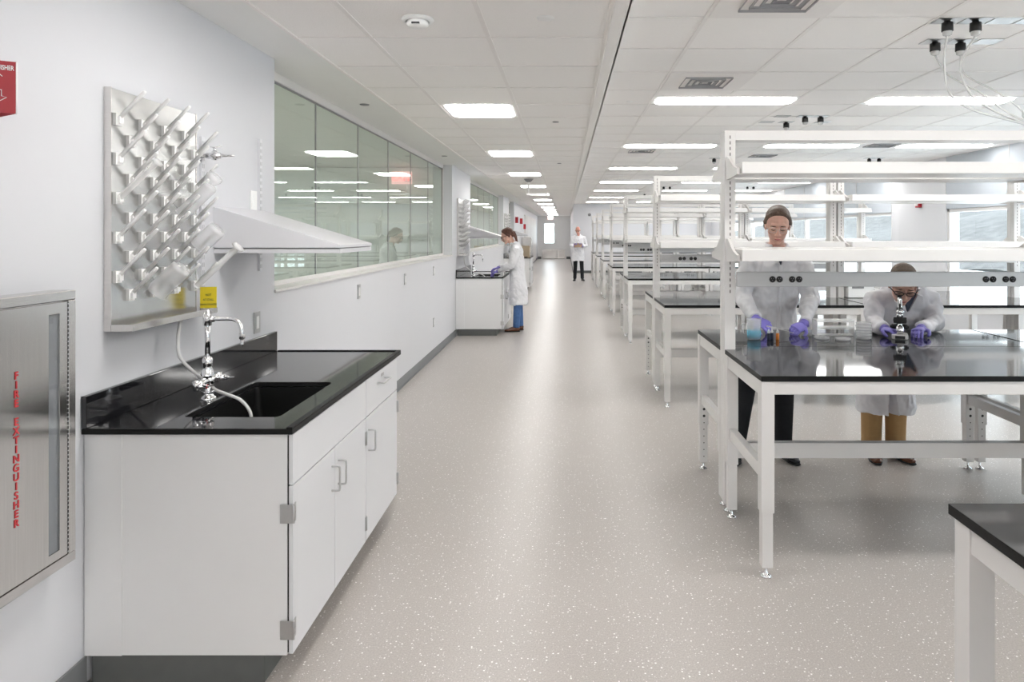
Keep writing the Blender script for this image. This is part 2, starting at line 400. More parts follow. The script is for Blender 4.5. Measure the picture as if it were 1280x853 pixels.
# double door at the end of the corridor
bm = nb(); D0, D1, DM = -1.40, .0, -.51
box(bm, D0-.05, D0, YE-.05, YE, 0, 2.35); box(bm, D1, D1+.05, YE-.05, YE, 0, 2.35); box(bm, D0-.05, D1+.05, YE-.05, YE, 2.3, 2.35)
door = struct('door_1', bm, 'wall_warm')
bm = nb()
x0, x1 = D0+.005, DM-.008; a, b, c, d = -1.26, -.68, .96, 2.12
box(bm, x0, a, YE-.045, YE-.005, .01, 2.3); box(bm, b, x1, YE-.045, YE-.005, .01, 2.3); box(bm, a, b, YE-.045, YE-.005, .01, c); box(bm, a, b, YE-.045, YE-.005, d, 2.3)
obj('door_leaf', bm, 'wall_warm', door)
bm = nb(); box(bm, DM+.008, D1-.005, YE-.045, YE-.005, .01, 2.3); obj('door_leaf', bm, 'wall_warm', door)
# open sky brightens the vision panel through a hole cut in the end wall
bm = nb(); box(bm, a, b, YE-.03, YE-.024, c, d); obj('vision_panel', bm, 'glasswin', door)
for p, q in ((x0+.02, x1), (DM+.008, D1-.02)):
    bm = nb(); box(bm, p, q, YE-.05, YE-.0455, .03, .57); obj('kick_plate', bm, 'steel', door)
bm = nb(); tube(bm, [(DM-.06, YE-.05, 1.0), (DM-.06, YE-.09, 1.0), (DM-.06, YE-.09, 1.2), (DM-.06, YE-.05, 1.2)], .01, 8); obj('door_pull', bm, 'nickel', door)

# outside: pale ground and a wooded slope beyond the windows
bm = nb(); box(bm, RX+.3, 180, -60, 360, -4.2, -4.0); o = struct('ground_outside', bm, 'bounce_ground')
bm = nb(); NX, NY = 14, 48; grid = []
for i in range(NX):
    row = []
    for j in range(NY):
        x = 60+i*5; y = -40+j*8.0; z = -4+ (17*(i/NX)**.7)*(1+.25*math.sin(j*.35+i*.2))+random.uniform(-.5, .5)
        row.append(bm.verts.new((x, y, z)))
    grid.append(row)
for i in range(NX-1):
    for j in range(NY-1):
        f = bm.faces.new((grid[i][j], grid[i+1][j], grid[i+1][j+1], grid[i][j+1])); f.smooth = True
struct('hill', bm, 'hill')

# ------------------------------------------------------------------ ceiling luminaires, diffusers and devices
def luminaire(x0, x1, y0, y1, z, label, r, group):
    t = thing('ceiling_light', label, 'ceiling light', ((x0+x1)/2, (y0+y1)/2, z), group=group)
    cx, cy = (x0+x1)/2, (y0+y1)/2; a, b = (x1-x0)/2, (y1-y0)/2
    bm = nb()
    out = [(-a-.02, -b-.02), (a+.02, -b-.02), (a+.02, b+.02), (-a-.02, b+.02)]
    prism(bm, out, 'z', -.004, -.001); obj('housing', bm, 'plastic', t)
    bm = nb(); prism(bm, rrect(-a, a, -b, b, r), 'z', -.012, -.0045); obj('diffuser', bm, 'lamp', t)
    return t
YL = [-6.86, -3.81, -.76, 2.29, 5.34, 8.39, 11.44, 14.5, 17.55, 20.6, 23.65, 26.7, 29.75, 32.8, 35.85, 38.3]
first = None
for i, y in enumerate(YL):
    lab = 'white square recessed light over the corridor, %s one from the camera' % ORD[max(0, i-4)]
    if i < 3: lab = 'added unseen square light over the corridor, %s of the three behind the viewpoint' % ['farthest', 'middle', 'nearest'][i]  # unseen lights, added to throw light from behind the camera
    if i == 3: lab = 'square recessed light over the corridor just above the viewpoint'
    if first is None: first = luminaire(-.95, -.435, y+.01, y+.56, ZL, lab, .07, 'square lights over the corridor')
    else: dup(first, (first.location.x, y+.285, ZL), lab)
rows = [-6.7, -3.6, -.5, 2.6, 5.85, 8.9, 12.0, 15.3, 18.4, 21.9, 25.1]  # rows behind and just above the viewpoint are unseen, added for their light
first = None
colname = ['beside the corridor', 'in the middle column', 'in the column nearest the windows']
for i, y in enumerate(rows):
    for k, x in enumerate((.77, 2.60, 4.32)):
        if i < 3: lab = 'added unseen long ceiling light %s, %s row behind the viewpoint' % (colname[k], ['farthest', 'middle', 'nearest'][i])
        elif i == 3: lab = 'added unseen long ceiling light %s, row just above the frame' % colname[k]
        else: lab = 'long rounded ceiling light %s, %s row ahead of the camera' % (colname[k], ORD[i-4])
        if first is None: first = luminaire(x, x+1.17, y-.14, y+.14, ZR, lab, .08, 'long lights over the benches')
        else: dup(first, (x+.585, y, ZR), lab)
# added lamps, hidden from view, that brighten the rooms behind the glazing
for i, y in enumerate([1.2, 2.4, 3.6, 4.8, 6.0, 7.2, 8.4, 12.2, 13.8, 15.4, 17.0, 18.6, 20.6, 22.6]):
    dup(bpy.data.objects['ceiling_light'], (-4.45, y, ZL+.06), 'added unseen square light brightening the room behind the glass wall, %s from its near end' % ORD[i], group='added lights behind the glass')

def diffuser(cx, cy, z, label, s=.275):
    t = thing('air_diffuser', label, 'air vent', (cx, cy, z), group='square air diffusers')
    bm = nb(); box(bm, -s-.02, s+.02, -s-.02, s+.02, -.008, -.004); obj('face_plate', bm, 'tbar', t)
    for k in range(4):
        a = s*.62-k*.042; bm = nb()
        for q in range(4):
            r = Matrix.Rotation(q*PI/2, 4, 'Z')
            vsn = [bm.verts.new(r @ Vector(p)) for p in ((-a, -a, -.0085-.002*k), (a, -a, -.0085-.002*k), (a-.022, -a+.022, -.0095-.002*k+.004), (-a+.022, -a+.022, -.0095-.002*k+.004))]
            bm.faces.new(vsn)
            vsn = [bm.verts.new(r @ Vector(p)) for p in ((-a, -a, -.0085-.002*k), (a, -a, -.0085-.002*k), (a, -a, -.020), (-a, -a, -.020))]
            bm.faces.new(vsn)
        obj('vane', bm, 'slot' if k < 3 else 'grey', t)
    return t
d0 = diffuser(1.04, 5.12, ZR, 'square air diffuser in the ceiling in front of the nearest long light')
for x, y, lab in ((1.04, 3.29, 'square air diffuser cut by the top edge of the frame'), (1.04, 9.4, 'square air diffuser just beyond the second long light by the corridor'),
                  (2.87, 10.0, 'square air diffuser above the second bench row'), (4.05, 8.8, 'square air diffuser near the window wall, by the second row of long lights')):
    dup(d0, (x, y, ZR), lab)

t = thing('smoke_detector', 'round white smoke detector on the corridor ceiling near the camera', 'smoke detector', (-.69, 3.2, ZL))
bm = nb(); lathe(bm, [(0, -.004), (.072, -.004), (.075, -.010), (.070, -.018), (.055, -.020)]); obj('base', bm, 'plastic', t)
bm = nb(); lathe(bm, [(.048, -.018), (.050, -.034), (.040, -.044), (.0, -.046)]); obj('sensor_head', bm, 'plastic', t)
bm = nb(); box(bm, -.018, .018, -.052, -.040, -.040, -.034); obj('sensor_slot', bm, 'dark', t)
def disc(x, y, z, label, r=.045, m='plastic'):
    bm = nb(); lathe(bm, [(0, -.006), (r*.9, -.006), (r, -.001)]); return tag(obj('sprinkler_cover', bm, m, loc=(x, y, z)), label, 'sprinkler cover', 'flat ceiling discs')
disc(-.094, 3.2, ZL, 'flat round cover beside the smoke detector, near the camera', .042)
disc(-.09, 6.2, ZL, 'small flat round cover to the side of the first square corridor light', .03, 'grey')
disc(-.09, 9.9, ZL, 'small flat round cover beyond the second square corridor light', .03, 'grey')
disc(-1.57, 5.36, ZL, 'small round cover in the plain soffit above the first glazed opening', .038, 'grey')
disc(-1.58, 8.96, ZL, 'small round cover in the soffit near the far end of the first glazed opening', .038, 'grey')
disc(.55, 5.9, ZR, 'pale round cover on the lab ceiling, right at the edge of the corridor', .03)
t = thing('pendant_mount', 'white pole mount hanging from the corridor ceiling past the third light', 'ceiling mount', (-.69, 12.8, ZL))
bm = nb(); lathe(bm, [(0, -.001), (.09, -.001), (.06, -.04), (.03, -.06), (0, -.06)]); obj('canopy', bm, 'grey', t)
bm = nb(); cyl(bm, (0, 0, -.05), (0, 0, -.27), .018); obj('pole', bm, 'plastic', t)
bm = nb(); box(bm, -.03, .35, -.02, .02, -.30, -.27); obj('crossbar', bm, 'plastic', t)

def exit_sign(x, y, z, label, s=1.0, arrow=False):
    t = thing('exit_sign', label, 'exit sign', (x, y, z))
    bm = nb(); box(bm, -.16*s, .16*s, -.02, .02, -.10*s, .10*s); obj('housing', bm, 'exitwhite', t, bevel=.005)
    text('lettering', 'EXIT', .15*s, 'exitred', (0, -.0215, 0), (PI/2, 0, 0), t)
    bm = nb(); cyl(bm, (0, 0, .10*s), (0, 0, ZL-z), .01); obj('stem', bm, 'plastic', t)
    return t
exit_sign(-.86, 38.5, 2.40, 'small red EXIT sign hanging before the double door at the corridor end')
exit_sign(-2.6, 10.9, 2.45, 'red EXIT sign seen through the first glazed opening')
exit_sign(-2.9, 18.9, 2.33, 'pink lit EXIT sign seen through the second glazed opening')

# power drops in the ceiling above each bench
def power_drop(x, y, label, grp):
    t = thing('power_drop', label, 'power drop', (x, y, ZR), group=grp)
    bm = nb(); box(bm, -.07, .07, -.055, .055, -.004, -.0005); obj('cover_plate', bm, 'nickel', t)
    bm = nb(); lathe(bm, [(.016, -.004), (.016, -.012), (.028, -.014), (.029, -.058), (.026, -.060), (0, -.060)]); obj('connector_body', bm, 'rubber', t)
    bm = nb(); lathe(bm, [(.024, -.060), (.022, -.078), (.010, -.084), (0, -.084)]); obj('cord_grip', bm, 'tube', t)
    return t
pd = power_drop(2.03, 3.65, 'black cord connector in the ceiling, front row, left of the pair', 'cord connectors over the nearest bench')
dup(pd, (2.18, 3.65, ZR), 'black cord connector in the ceiling, front row, right of the pair')
dup(pd, (2.18, 4.05, ZR), 'black cord connector in the ceiling, back row, left of the pair')
dup(pd, (2.33, 4.05, ZR), 'black cord connector in the ceiling, back row, right of the pair')
bm = nb(); box(bm, -.07, .07, -.055, .055, -.004, -.0005)
pl = tag(obj('cover_plate', bm, 'nickel', loc=(2.33, 3.65, ZR)), 'blank grey ceiling plate right of the front connectors', 'cover plate', 'blank ceiling plates')
for x, y, l_ in ((2.48, 3.65, 'blank grey ceiling plate cut by the right edge of the frame'), (2.49, 4.05, 'blank grey ceiling plate right of the back connectors')):
    dup(pl, (x, y, ZR), l_)
gi = 0
for y, xs in ((6.65, (2.32, 2.47)), (7.0, (2.25,)), (10.4, (2.25, 2.38, 4.60, 4.75)), (13.7, (2.28, 2.42)), (16.8, (2.40, 2.55, 4.45, 4.6)), (20.0, (2.3, 4.5))):
    for k, x in enumerate(xs):
        row = {6.65: 'second', 7.0: 'second', 10.4: 'third', 13.7: 'fourth', 16.8: 'fifth', 20.0: 'sixth'}[y]
        pos = 'nearer the window wall' if x > 4 else 'nearer the corridor'
        dup(pd, (x, y, ZR), 'black cord connector over the %s bench row, %s%s' % (row, pos, (', left one' if k % 2 == 0 else ', right one') if len(xs) > 1 else ', alone behind the pair'), group='cord connectors over the farther benches')
for x, y, l_ in ((2.10, 6.65, 'thin ceiling plate left of the second row connectors'), (2.62, 7.0, 'thin ceiling plate right of the second row connectors'), (2.05, 7.0, 'thin ceiling plate behind and left of the second row connectors')):
    dup(pl, (x, y, ZR), l_)
cords = [((2.03, 3.65), 2.03, 3.68), ((2.18, 3.65), 2.14, 3.72), ((2.18, 4.05), 2.20, 3.95), ((2.33, 4.05), 2.30, 3.95)]
for i, ((x, y), mx_, my) in enumerate(cords):
    p = smooth_path([(x, y, ZR-.084), (mx_, my, ZR-.22), (mx_+.07, 3.75, 2.34), (mx_+.22, 3.8, 2.26), (2.52+.02*i, 3.86, 2.205+.006*i), (2.70, 3.90, 2.17+.004*i)], 8)
    par = [pd]+[bpy.data.objects['power_drop.00%d' % q] for q in (1, 2, 3)]
    o_ = Vector(par[i].location); bm = nb(); tube(bm, [q-o_ for q in p], .0065 if i < 2 else .005, 8)
    obj('power_cord', bm, 'tube', par[i])

# lab far wall: smoke detector, fire alarm on the outer wall
bm = nb(); lathe(bm, [(0, .03), (.05, .03), (.06, 0)], d=(0, -1, 0)); tag(obj('wall_sounder', bm, 'grey', loc=(.93, YF, 2.28)), 'small grey round device high on the far lab wall', 'wall device')
t = thing('fire_alarm', 'small red fire alarm on the white wall between the outer windows', 'fire alarm', (RX, 11.0, 2.04))
bm = nb(); box(bm, -.05, 0, -.06, .06, -.06, .06); obj('body', bm, 'red', t, bevel=.006)
bm = nb(); box(bm, -.075, -.05, -.035, .035, -.035, .03); obj('strobe', bm, 'whitetext', t, bevel=.004)

# ------------------------------------------------------------------ wash-up stations along the corridor wall
def slab_with_hole(bm, outer, inner, z0, z1, mi=0):
    fs = []
    rings = {}
    for z in (z0, z1):
        a = [bm.verts.new((x, y, z)) for x, y in outer]; b = [bm.verts.new((x, y, z)) for x, y in inner]
        ed = [bm.edges.new((a[i], a[(i+1) % len(a)])) for i in range(len(a))]+[bm.edges.new((b[i], b[(i+1) % len(b)])) for i in range(len(b))]
        g = bmesh.ops.triangle_fill(bm, use_beauty=True, use_dissolve=False, edges=ed); fs += [f for f in g['geom'] if isinstance(f, bmesh.types.BMFace)]
        rings[z] = (a, b)
    for k in (0, 1):
        A, B = rings[z0][k], rings[z1][k]; n = len(A)
        for i in range(n): fs.append(bm.faces.new((A[i], A[(i+1) % n], B[(i+1) % n], B[i])))
    for f in fs: f.material_index = mi
    bmesh.ops.recalc_face_normals(bm, faces=fs)

CF = -.972; DF = -.952                       # carcass front and door face
def pull(parent, pts, m='nickel'):
    bm = nb(); tube(bm, smooth_path(pts, 5), .0042, 8); return obj('handle', bm, m, parent)
def vpull(parent, y, z0, z1):
    return pull(parent, [(DF, y, z1), (DF+.026, y, z1), (DF+.033, y, z1-.008), (DF+.033, y, (z0+z1)/2), (DF+.033, y, z0+.008), (DF+.026, y, z0), (DF, y, z0)])
def hinge(parent, y, z, end):
    bm = nb()
    if end: box(bm, DF-.042, DF+.0022, y-.0075, y-.005, z, z+.065); box(bm, DF+.0003, DF+.0022, y-.0075, y+.026, z, z+.065)
    else: box(bm, DF+.0003, DF+.0022, y-.012, y+.014, z, z+.065)
    cyl(bm, (DF+.004, y-(.004 if end else 0), z), (DF+.004, y-(.004 if end else 0), z+.065), .0045, 8)
    for q in (.012, .032, .052): cyl(bm, (DF+.002, y+.015, z+q), (DF+.0035, y+.015, z+q), .004, 8)
    return obj('hinge', bm, 'nickel', parent, bevel=.0008)
def cabinet_pair():
    y = 0.0; L = .877                        # local y measured from the near end panel
    t = thing('sink_base_cabinet', '', 'cabinet', (0, 2.395, 0), group='white base cabinets under the worktops')
    bm = nb(); box(bm, WX+.005, CF, y, y+.02, .102, .875); box(bm, WX+.005, CF, L-.02, L, .102, .875); box(bm, WX+.005, CF, y+.02, L-.02, .102, .122); box(bm, WX+.005, WX+.02, y+.02, L-.02, .122, .6)
    box(bm, CF-.02, CF, y+.02, L-.02, .69, .71)
    obj('carcass', bm, 'cabside', t, bevel=.001)
    bm = nb(); box(bm, CF+.0002, CF+.0052, .004, L-.004, .11, .868); obj('door_gap_shade', bm, 'dark', t)  # dark sheet paints the shade in the gap behind the doors
    bm = nb(); box(bm, WX+.003, -1.5465, -.004, -.0005, .102, .875); obj('filler_strip', bm, 'cabside', t, bevel=.001)
    bm = nb(); box(bm, WX+.02, -1.055, .012, .024, 0, .102); box(bm, -1.067, -1.055, .024, L, 0, .102); obj('toe_kick', bm, 'basedark', t)
    bm = nb(); box(bm, CF+.0055, DF, .002, L-.003, .697, .872); obj('false_front', bm, 'cab', t, bevel=.0012)
    d = obj('door', box(nb(), CF+.0055, DF, .002, .436, .106, .692), 'cab', t, bevel=.0012); vpull(d, .40, .527, .626); hinge(d, .0, .565, True); hinge(d, .0, .16, True)
    d = obj('door', box(nb(), CF+.0055, DF, .440, L-.003, .106, .692), 'cab', t, bevel=.0012); vpull(d, .478, .527, .626); hinge(d, L-.004, .565, False); hinge(d, L-.004, .16, False)
    return t
def cabinet_single():
    L = .603
    t = thing('base_cabinet', '', 'cabinet', (0, 3.272, 0), group='white base cabinets under the worktops')
    bm = nb(); box(bm, WX+.005, CF, 0, .02, .102, .875); box(bm, WX+.005, CF, L-.02, L, .102, .875); box(bm, WX+.005, CF, .02, L-.02, .102, .122); box(bm, WX+.005, CF, .02, L-.02, .69, .71)
    obj('carcass', bm, 'cabside', t, bevel=.001)
    bm = nb(); box(bm, -1.067, -1.055, 0, L, 0, .102); box(bm, WX+.02, -1.055, L-.022, L-.01, 0, .102); obj('toe_kick', bm, 'basedark', t)
    d = obj('drawer', box(nb(), CF+.001, DF, .004, L-.003, .697, .872), 'cab', t, bevel=.0012)
    pull(d, [(DF, .21, .815), (DF+.026, .21, .815), (DF+.033, .218, .815), (DF+.033, .27, .815), (DF+.033, .332, .815), (DF+.026, .34, .815), (DF, .34, .815)])
    bm = nb(); box(bm, DF, DF+.002, .27, .315, .835, .85); obj('lock_plate', bm, 'nickel', d)
    d = obj('door', box(nb(), CF+.001, DF, .004, L-.003, .106, .692), 'cab', t, bevel=.0012); vpull(d, .042, .527, .626); hinge(d, L, .565, False); hinge(d, L, .16, False)
    return t
def worktop():
    t = thing('lab_worktop', '', 'worktop', (0, 2.377, 0), group='black worktops with sinks')
    L = 1.573; FX = -.947
    outer = [(WX+.002, 0), (FX, 0), (FX, L), (WX+.002, L)]; hole = rrect(-1.412, -1.058, .153, .743, .025, 5)
    bm = nb(); slab_with_hole(bm, outer, hole, .877, .8985)
    for f in bm.faces: f.material_index = 0 if abs(f.normal.z) > .5 else 1
    obj('slab', bm, ['black', 'blackedge'], t, bevel=.003)
    bm = nb()
    box(bm, FX-.022, FX, 0, L, .8987, .9035); box(bm, WX+.03, FX-.0225, L-.022, L, .8987, .9035)
    obj('marine_edge', bm, 'blackedge', t, bevel=.002)
    bm = nb(); box(bm, WX+.002, WX+.021, 0, L, .899, 1.01); obj('backsplash', bm, 'black', t, bevel=.002)
    bm = nb(); z = .66
    inn = rrect(-1.412, -1.058, .153, .743, .025, 5); inb = rrect(-1.40, -1.07, .165, .731, .04, 5)
    A = [bm.verts.new((x, y_, .8765)) for x, y_ in inn]; B = [bm.verts.new((x, y_, z)) for x, y_ in inb]; n = len(A)
    for i in range(n): bm.faces.new((A[i], B[i], B[(i+1) % n], A[(i+1) % n]))
    bm.faces.new(B[::-1]); o = obj('sink_basin', bm, 'sinkblack', t)
    md = o.modifiers.new('wall', 'SOLIDIFY'); md.thickness = .008; md.offset = -1
    bm = nb(); lathe(bm, [(0, .001), (.03, .001), (.04, .004), (.045, .002)], c=(-1.235, .448, z+.001)); obj('sink_strainer', bm, 'steel', t)
    return t
def faucet():
    fx, fy = 0, 0
    t = thing('gooseneck_faucet', '', 'faucet', (-1.466, 2.81, .8988), group='chrome laboratory faucets')
    bm = nb(); lathe(bm, [(.032, 0), (.032, .006), (.024, .010), (.020, .022), (.020, .04), (.017, .05)]); lathe(bm, [(.023, .022), (.026, .026), (.023, .032)]); obj('base_flange', bm, 'chrome', t)
    bm = nb(); cyl(bm, (0, 0, .04), (0, 0, .10), .016); lathe(bm, [(.018, .055), (.024, .06), (.024, .085), (.018, .09)]); tube(bm, [(0, -.085, .068), (0, -.04, .075), (0, .04, .075), (0, .085, .068)], [.014, .017, .017, .014], 14)
    lathe(bm, [(.026, .095), (.022, .115), (.016, .13), (.018, .135), (.020, .16), (.016, .168), (.010, .172)], n=20); obj('mixing_body', bm, 'chrome', t)
    for s, m in ((-1, 'knobred'), (1, 'chrome')):
        bm = nb(); cyl(bm, (0, s*.085, .068), (.030, s*.085, .068), .013); cyl(bm, (0, s*.085, .05), (0, s*.085, .09), .014)
        cyl(bm, (.028, s*.085, .068), (.040, s*.085, .068), .010)
        hb = obj('valve_handle', bm, 'chrome', t)
        bm = nb(); tube(bm, [(.036, s*.085-.018, .078), (.038, s*.085, .068), (.040, s*.085+.05, .060)], [(.006, .004), (.008, .005), (.005, .003)], 10); obj('lever', bm, 'chrome', hb)
        bm = nb(); cyl(bm, (.040, s*.085, .068), (.044, s*.085, .068), .0075); obj('index_button', bm, m, hb)
    bm = nb(); cyl(bm, (0, 0, .165), (0, 0, .335), .0105, 16); obj('riser', bm, 'chrome', t)
    bm = nb(); cyl(bm, (0, 0, .30), (0, 0, .352), .017); lathe(bm, [(.017, .352), (.012, .357), (.012, .362), (0, .364)]); tube(bm, [(0, 0, .326), (.03, -.003, .326)], [.016, .012], 12)
    obj('vacuum_breaker', bm, 'chrome', t)
    bm = nb(); p = smooth_path([(.02, -.002, .326), (.07, -.01, .328), (.115, -.017, .327), (.140, -.021, .312), (.150, -.023, .285), (.152, -.023, .262)], 6); tube(bm, p, .0085, 12)
    obj('spout', bm, 'chrome', t)
    bm = nb(); lathe(bm, [(.011, .27), (.012, .25), (.007, .245), (.0085, .240), (.006, .232), (.0075, .228), (.005, .218), (0, .218)], c=(.152, -.023, 0)); obj('nozzle', bm, 'chrome', t)
    return t
def drying_rack():
    y0 = 2.50; L = .572; fx = -1.655
    t = thing('drying_rack', '', 'drying rack', (0, y0, 1.218), group='wall drying racks')
    bm = nb(); box(bm, WX+.001, fx, 0, L, 0, .889); obj('back_panel', bm, 'steelrack', t, bevel=.002)
    bm = nb(); box(bm, WX, fx+.002, -.004, -.0005, 0, .892); obj('side_flange', bm, 'steel', t); bm = nb(); box(bm, WX, fx+.002, L+.0005, L+.004, 0, .892); obj('side_flange', bm, 'steel', t)
    bm = nb(); ox = -1.575
    box(bm, fx, ox, -.004, L+.035, 0, .004); box(bm, ox-.002, ox, -.004, L+.035, .004, .024); box(bm, fx, ox-.002, -.004, -.002, .004, .024); box(bm, fx, ox-.002, L+.033, L+.035, .004, .024)
    obj('drip_tray', bm, 'steel', t)
    pb = nb(); box(pb, 0, .012, -.017, .017, -.022, .022); box(pb, .012, .022, -.011, .011, -.014, .010); d = Vector((.725, 0, .69))
    tube(pb, [Vector((.008, 0, 0)), d*.144, d*.149, d*.151], [.0078, .0068, .0058, .002], 10)
    first = obj('peg', pb, 'plastic', t, loc=(fx, 0, 0)); n = 0
    for r in range(5):
        for k in range(4):
            for half in (0, 1):
                p = first if n == 0 else first.copy()
                if n: COL.objects.link(p)
                p.location = (fx, .026+.15*k+.075*half, 1.995-.145*r-.0725*half-1.218); n += 1
    return t
def wall_shelf():
    y0, y1 = 3.275, 3.80; xf = -1.076; n = y1-y0
    t = thing('wall_shelf', '', 'shelf', (0, y0, 1.48), group='white wall shelves with sloped tops')
    bm = nb(); box(bm, WX+.001, xf, 0, n, 0, .020); obj('shelf_slab', bm, 'shelfwhite', t, bevel=.001)
    bm = nb(); box(bm, WX+.001, xf-.004, .004, n-.004, .0202, .0258); obj('shadow_line_strip', bm, 'grey', t)  # grey filler paints the shadow line between slab and cover
    bm = nb(); prism(bm, [(WX+.001, .026), (xf+.002, .026), (xf+.002, .040), (WX+.001, .222)], 'y', -.006, n+.003); obj('sloped_cover', bm, 'shelfwhite', t, bevel=.001)
    return t
def standards():
    t = thing('shelf_standard', '', 'slotted strip', (WX, 3.16, 1.3), group='slotted wall strips')
    bm = nb(); box(bm, 0, .012, -.014, .014, 0, .72)
    for k in range(20): box(bm, .012, .0124, -.009, -.004, .015+k*.035, .035+k*.035, 1); box(bm, .012, .0124, .004, .009, .015+k*.035, .035+k*.035, 1)
    obj('strip', bm, ['shelfwhite', 'slot'], t); return t
def gas_cock():
    t = thing('gas_tap', '', 'gas tap', (WX, 3.14, 1.93), group='chrome wall taps')
    bm = nb(); lathe(bm, [(.028, 0), (.028, .006), (.02, .010), (.012, .014), (.012, .05)], d=(1, 0, 0)); obj('wall_flange', bm, 'chrome', t)
    bm = nb(); cyl(bm, (.04, 0, 0), (.10, 0, 0), .014); cyl(bm, (.075, 0, -.02), (.075, 0, .02), .013); obj('valve_body', bm, 'chrome', t)
    bm = nb(); lathe(bm, [(.012, .10), (.007, .105), (.009, .112), (.006, .118), (.008, .125), (.005, .131), (.006, .138), (.003, .165), (0, .165)], d=(1, 0, 0)); obj('serrated_nozzle', bm, 'chrome', t)
    bm = nb(); cyl(bm, (.075, 0, .02), (.075, 0, .034), .007); tube(bm, [(.05, 0, .042), (.075, 0, .037), (.105, 0, .045)], [(.006, .003)]*3, 8); obj('lever', bm, 'chrome', t)
    return t
def drain_tube():
    p = smooth_path([(-1.625, 2.90, 1.216), (-1.62, 2.87, 1.14), (-1.60, 2.85, 1.06), (-1.53, 2.855, .985), (-1.485, 2.855, .958), (-1.43, 2.80, .938), (-1.36, 2.765, .925), (-1.30, 2.75, .905), (-1.262, 2.745, .86), (-1.255, 2.745, .80)], 8)
    o = Vector((WX, 2.85, 1.2)); bm = nb(); tube(bm, [q-o for q in p], .0068, 10)
    return tag(obj('drain_tube', bm, 'tube', loc=o), '', 'tube', 'drain tubes')
def outlet(y, z, label, switch=False):
    t = thing('wall_switch' if switch else 'wall_outlet', label, 'wall switch' if switch else 'outlet', (WX, y, z))
    bm = nb(); box(bm, 0, .006, -.036, .036, -.058, .058); obj('cover_plate', bm, 'nickel' if not switch else 'plastic', t, bevel=.002)
    bm = nb(); box(bm, .006, .0085, -.017, .017, -.034, .034); obj('socket' if not switch else 'rocker', bm, 'plastic', t, bevel=.001)
    return t

sA, sB, sW, sF, sR, sS, sT, sG, sD = cabinet_pair(), cabinet_single(), worktop(), faucet(), drying_rack(), wall_shelf(), standards(), gas_cock(), drain_tube()
PER = 8.1
near = ['in the foreground', 'of the second wash-up station', 'of the far third wash-up station']
labs = [(sA, 'white two-door sink cabinet %s'), (sB, 'white cabinet with one drawer over one door, far end %s'), (sW, 'black stone worktop with sunken basin %s'),
        (sF, 'chrome bent-neck faucet %s'), (sR, 'steel drying rack with white pegs on the wall %s'), (sS, 'white wedge-shaped wall shelf %s'), (sT, 'white slotted wall strip above the worktop %s'),
        (sG, 'small chrome tap with pointed nozzle on the wall %s'), (sD, 'milky drain hose hanging from the rack %s')]
for o, l_ in labs:
    o['label'] = l_ % near[0]
    for i in (1, 2):
        if i == 2 and o in (sG, sD, sT): continue
        c = dup(o, o.location+Vector((0, PER*i, 0)), l_ % near[i])
s2 = dup(sT, sT.location+Vector((0, .60, .07)), 'white slotted wall strip just before the first glazed opening')

outlet(3.73, 1.09, 'steel outlet on the wall past the foreground worktop')
outlet(5.57, 1.10, 'outlet under the first glazed opening, nearest of the three under it')
outlet(7.17, 1.093, 'outlet under the first glazed opening, middle of the three')
outlet(8.74, 1.092, 'outlet under the first glazed opening, upper one near its far end')
outlet(8.74, .437, 'low outlet near the floor before the second wash-up station')
outlet(3.69, 1.745, 'tall white switch plate on the wall above the foreground shelf', True)

# glassware drying on the pegs of the near rack
PD = Vector((.725, 0, .69)).normalized()
def glassware(name, label, cat, base, r, L, kind):
    base = Vector(base); bm = nb()
    if kind == 'cylinder':
        lathe(bm, [(r, 0), (r, L), (0, L), ], d=PD, n=18)
        lathe(bm, [(0, L-.004), (r*2.2, L-.004), (r*2.2, L+.006), (0, L+.006)], d=PD, n=6)
        lathe(bm, [(r, 0), (r*1.35, -.004)], d=PD, n=18)
    elif kind == 'beaker':
        lathe(bm, [(r*1.08, -.004), (r, .004), (r*.98, L-.01), (r*.9, L), (0, L)], d=PD, n=28)
    elif kind == 'flask':
        lathe(bm, [(r*.42, 0), (r*.38, L*.3), (r, L*.85), (r*.95, L), (0, L)], d=PD, n=26)
    return tag(obj(name, bm, 'milky' if kind != 'cylinder' else 'frost', loc=base), label, cat)
glassware('graduated_cylinder', 'frosted measuring cylinder upside down on the lowest pegs, foot over the yellow card', 'measuring cylinder', (-1.62, 3.02, 1.345), .013, .245, 'cylinder')
glassware('graduated_cylinder', 'thin measuring cylinder upside down on the near edge of the rack, third peg down', 'measuring cylinder', (-1.64, 2.526, 1.705), .009, .19, 'cylinder')
glassware('beaker', 'large clear beaker upside down low in the middle of the rack', 'beaker', (-1.64, 2.76, 1.345), .042, .135, 'beaker')
glassware('beaker', 'clear beaker on the far edge of the rack, at shelf height', 'beaker', (-1.62, 3.04, 1.52), .040, .11, 'beaker')
glassware('beaker', 'clear narrow jar on the far edge of the rack, below the wall tap', 'jar', (-1.635, 2.93, 1.66), .030, .17, 'beaker')
glassware('flask', 'clear conical flask hanging below and behind the wall tap', 'flask', (-1.62, 3.04, 1.76), .036, .10, 'flask')

t = thing('notice_card', 'small yellow card with handwritten words on the rack tray', 'card', (-1.587, 3.05, 1.243))
t.rotation_euler = (0, 0, math.radians(12))
bm = nb(); box(bm, -.034, .034, -.0012, 0, 0, .094); obj('card', bm, 'yellow', t)
for k, (s_, sz) in enumerate((('NOT', .013), ('AT STALL', .0125), ('DRAIN COUNTER', .0105))):
    text('lettering', s_, sz, 'ink', (0, -.0016, .058-.021*k), (PI/2, 0, 0), t, .0002, xs=.82)

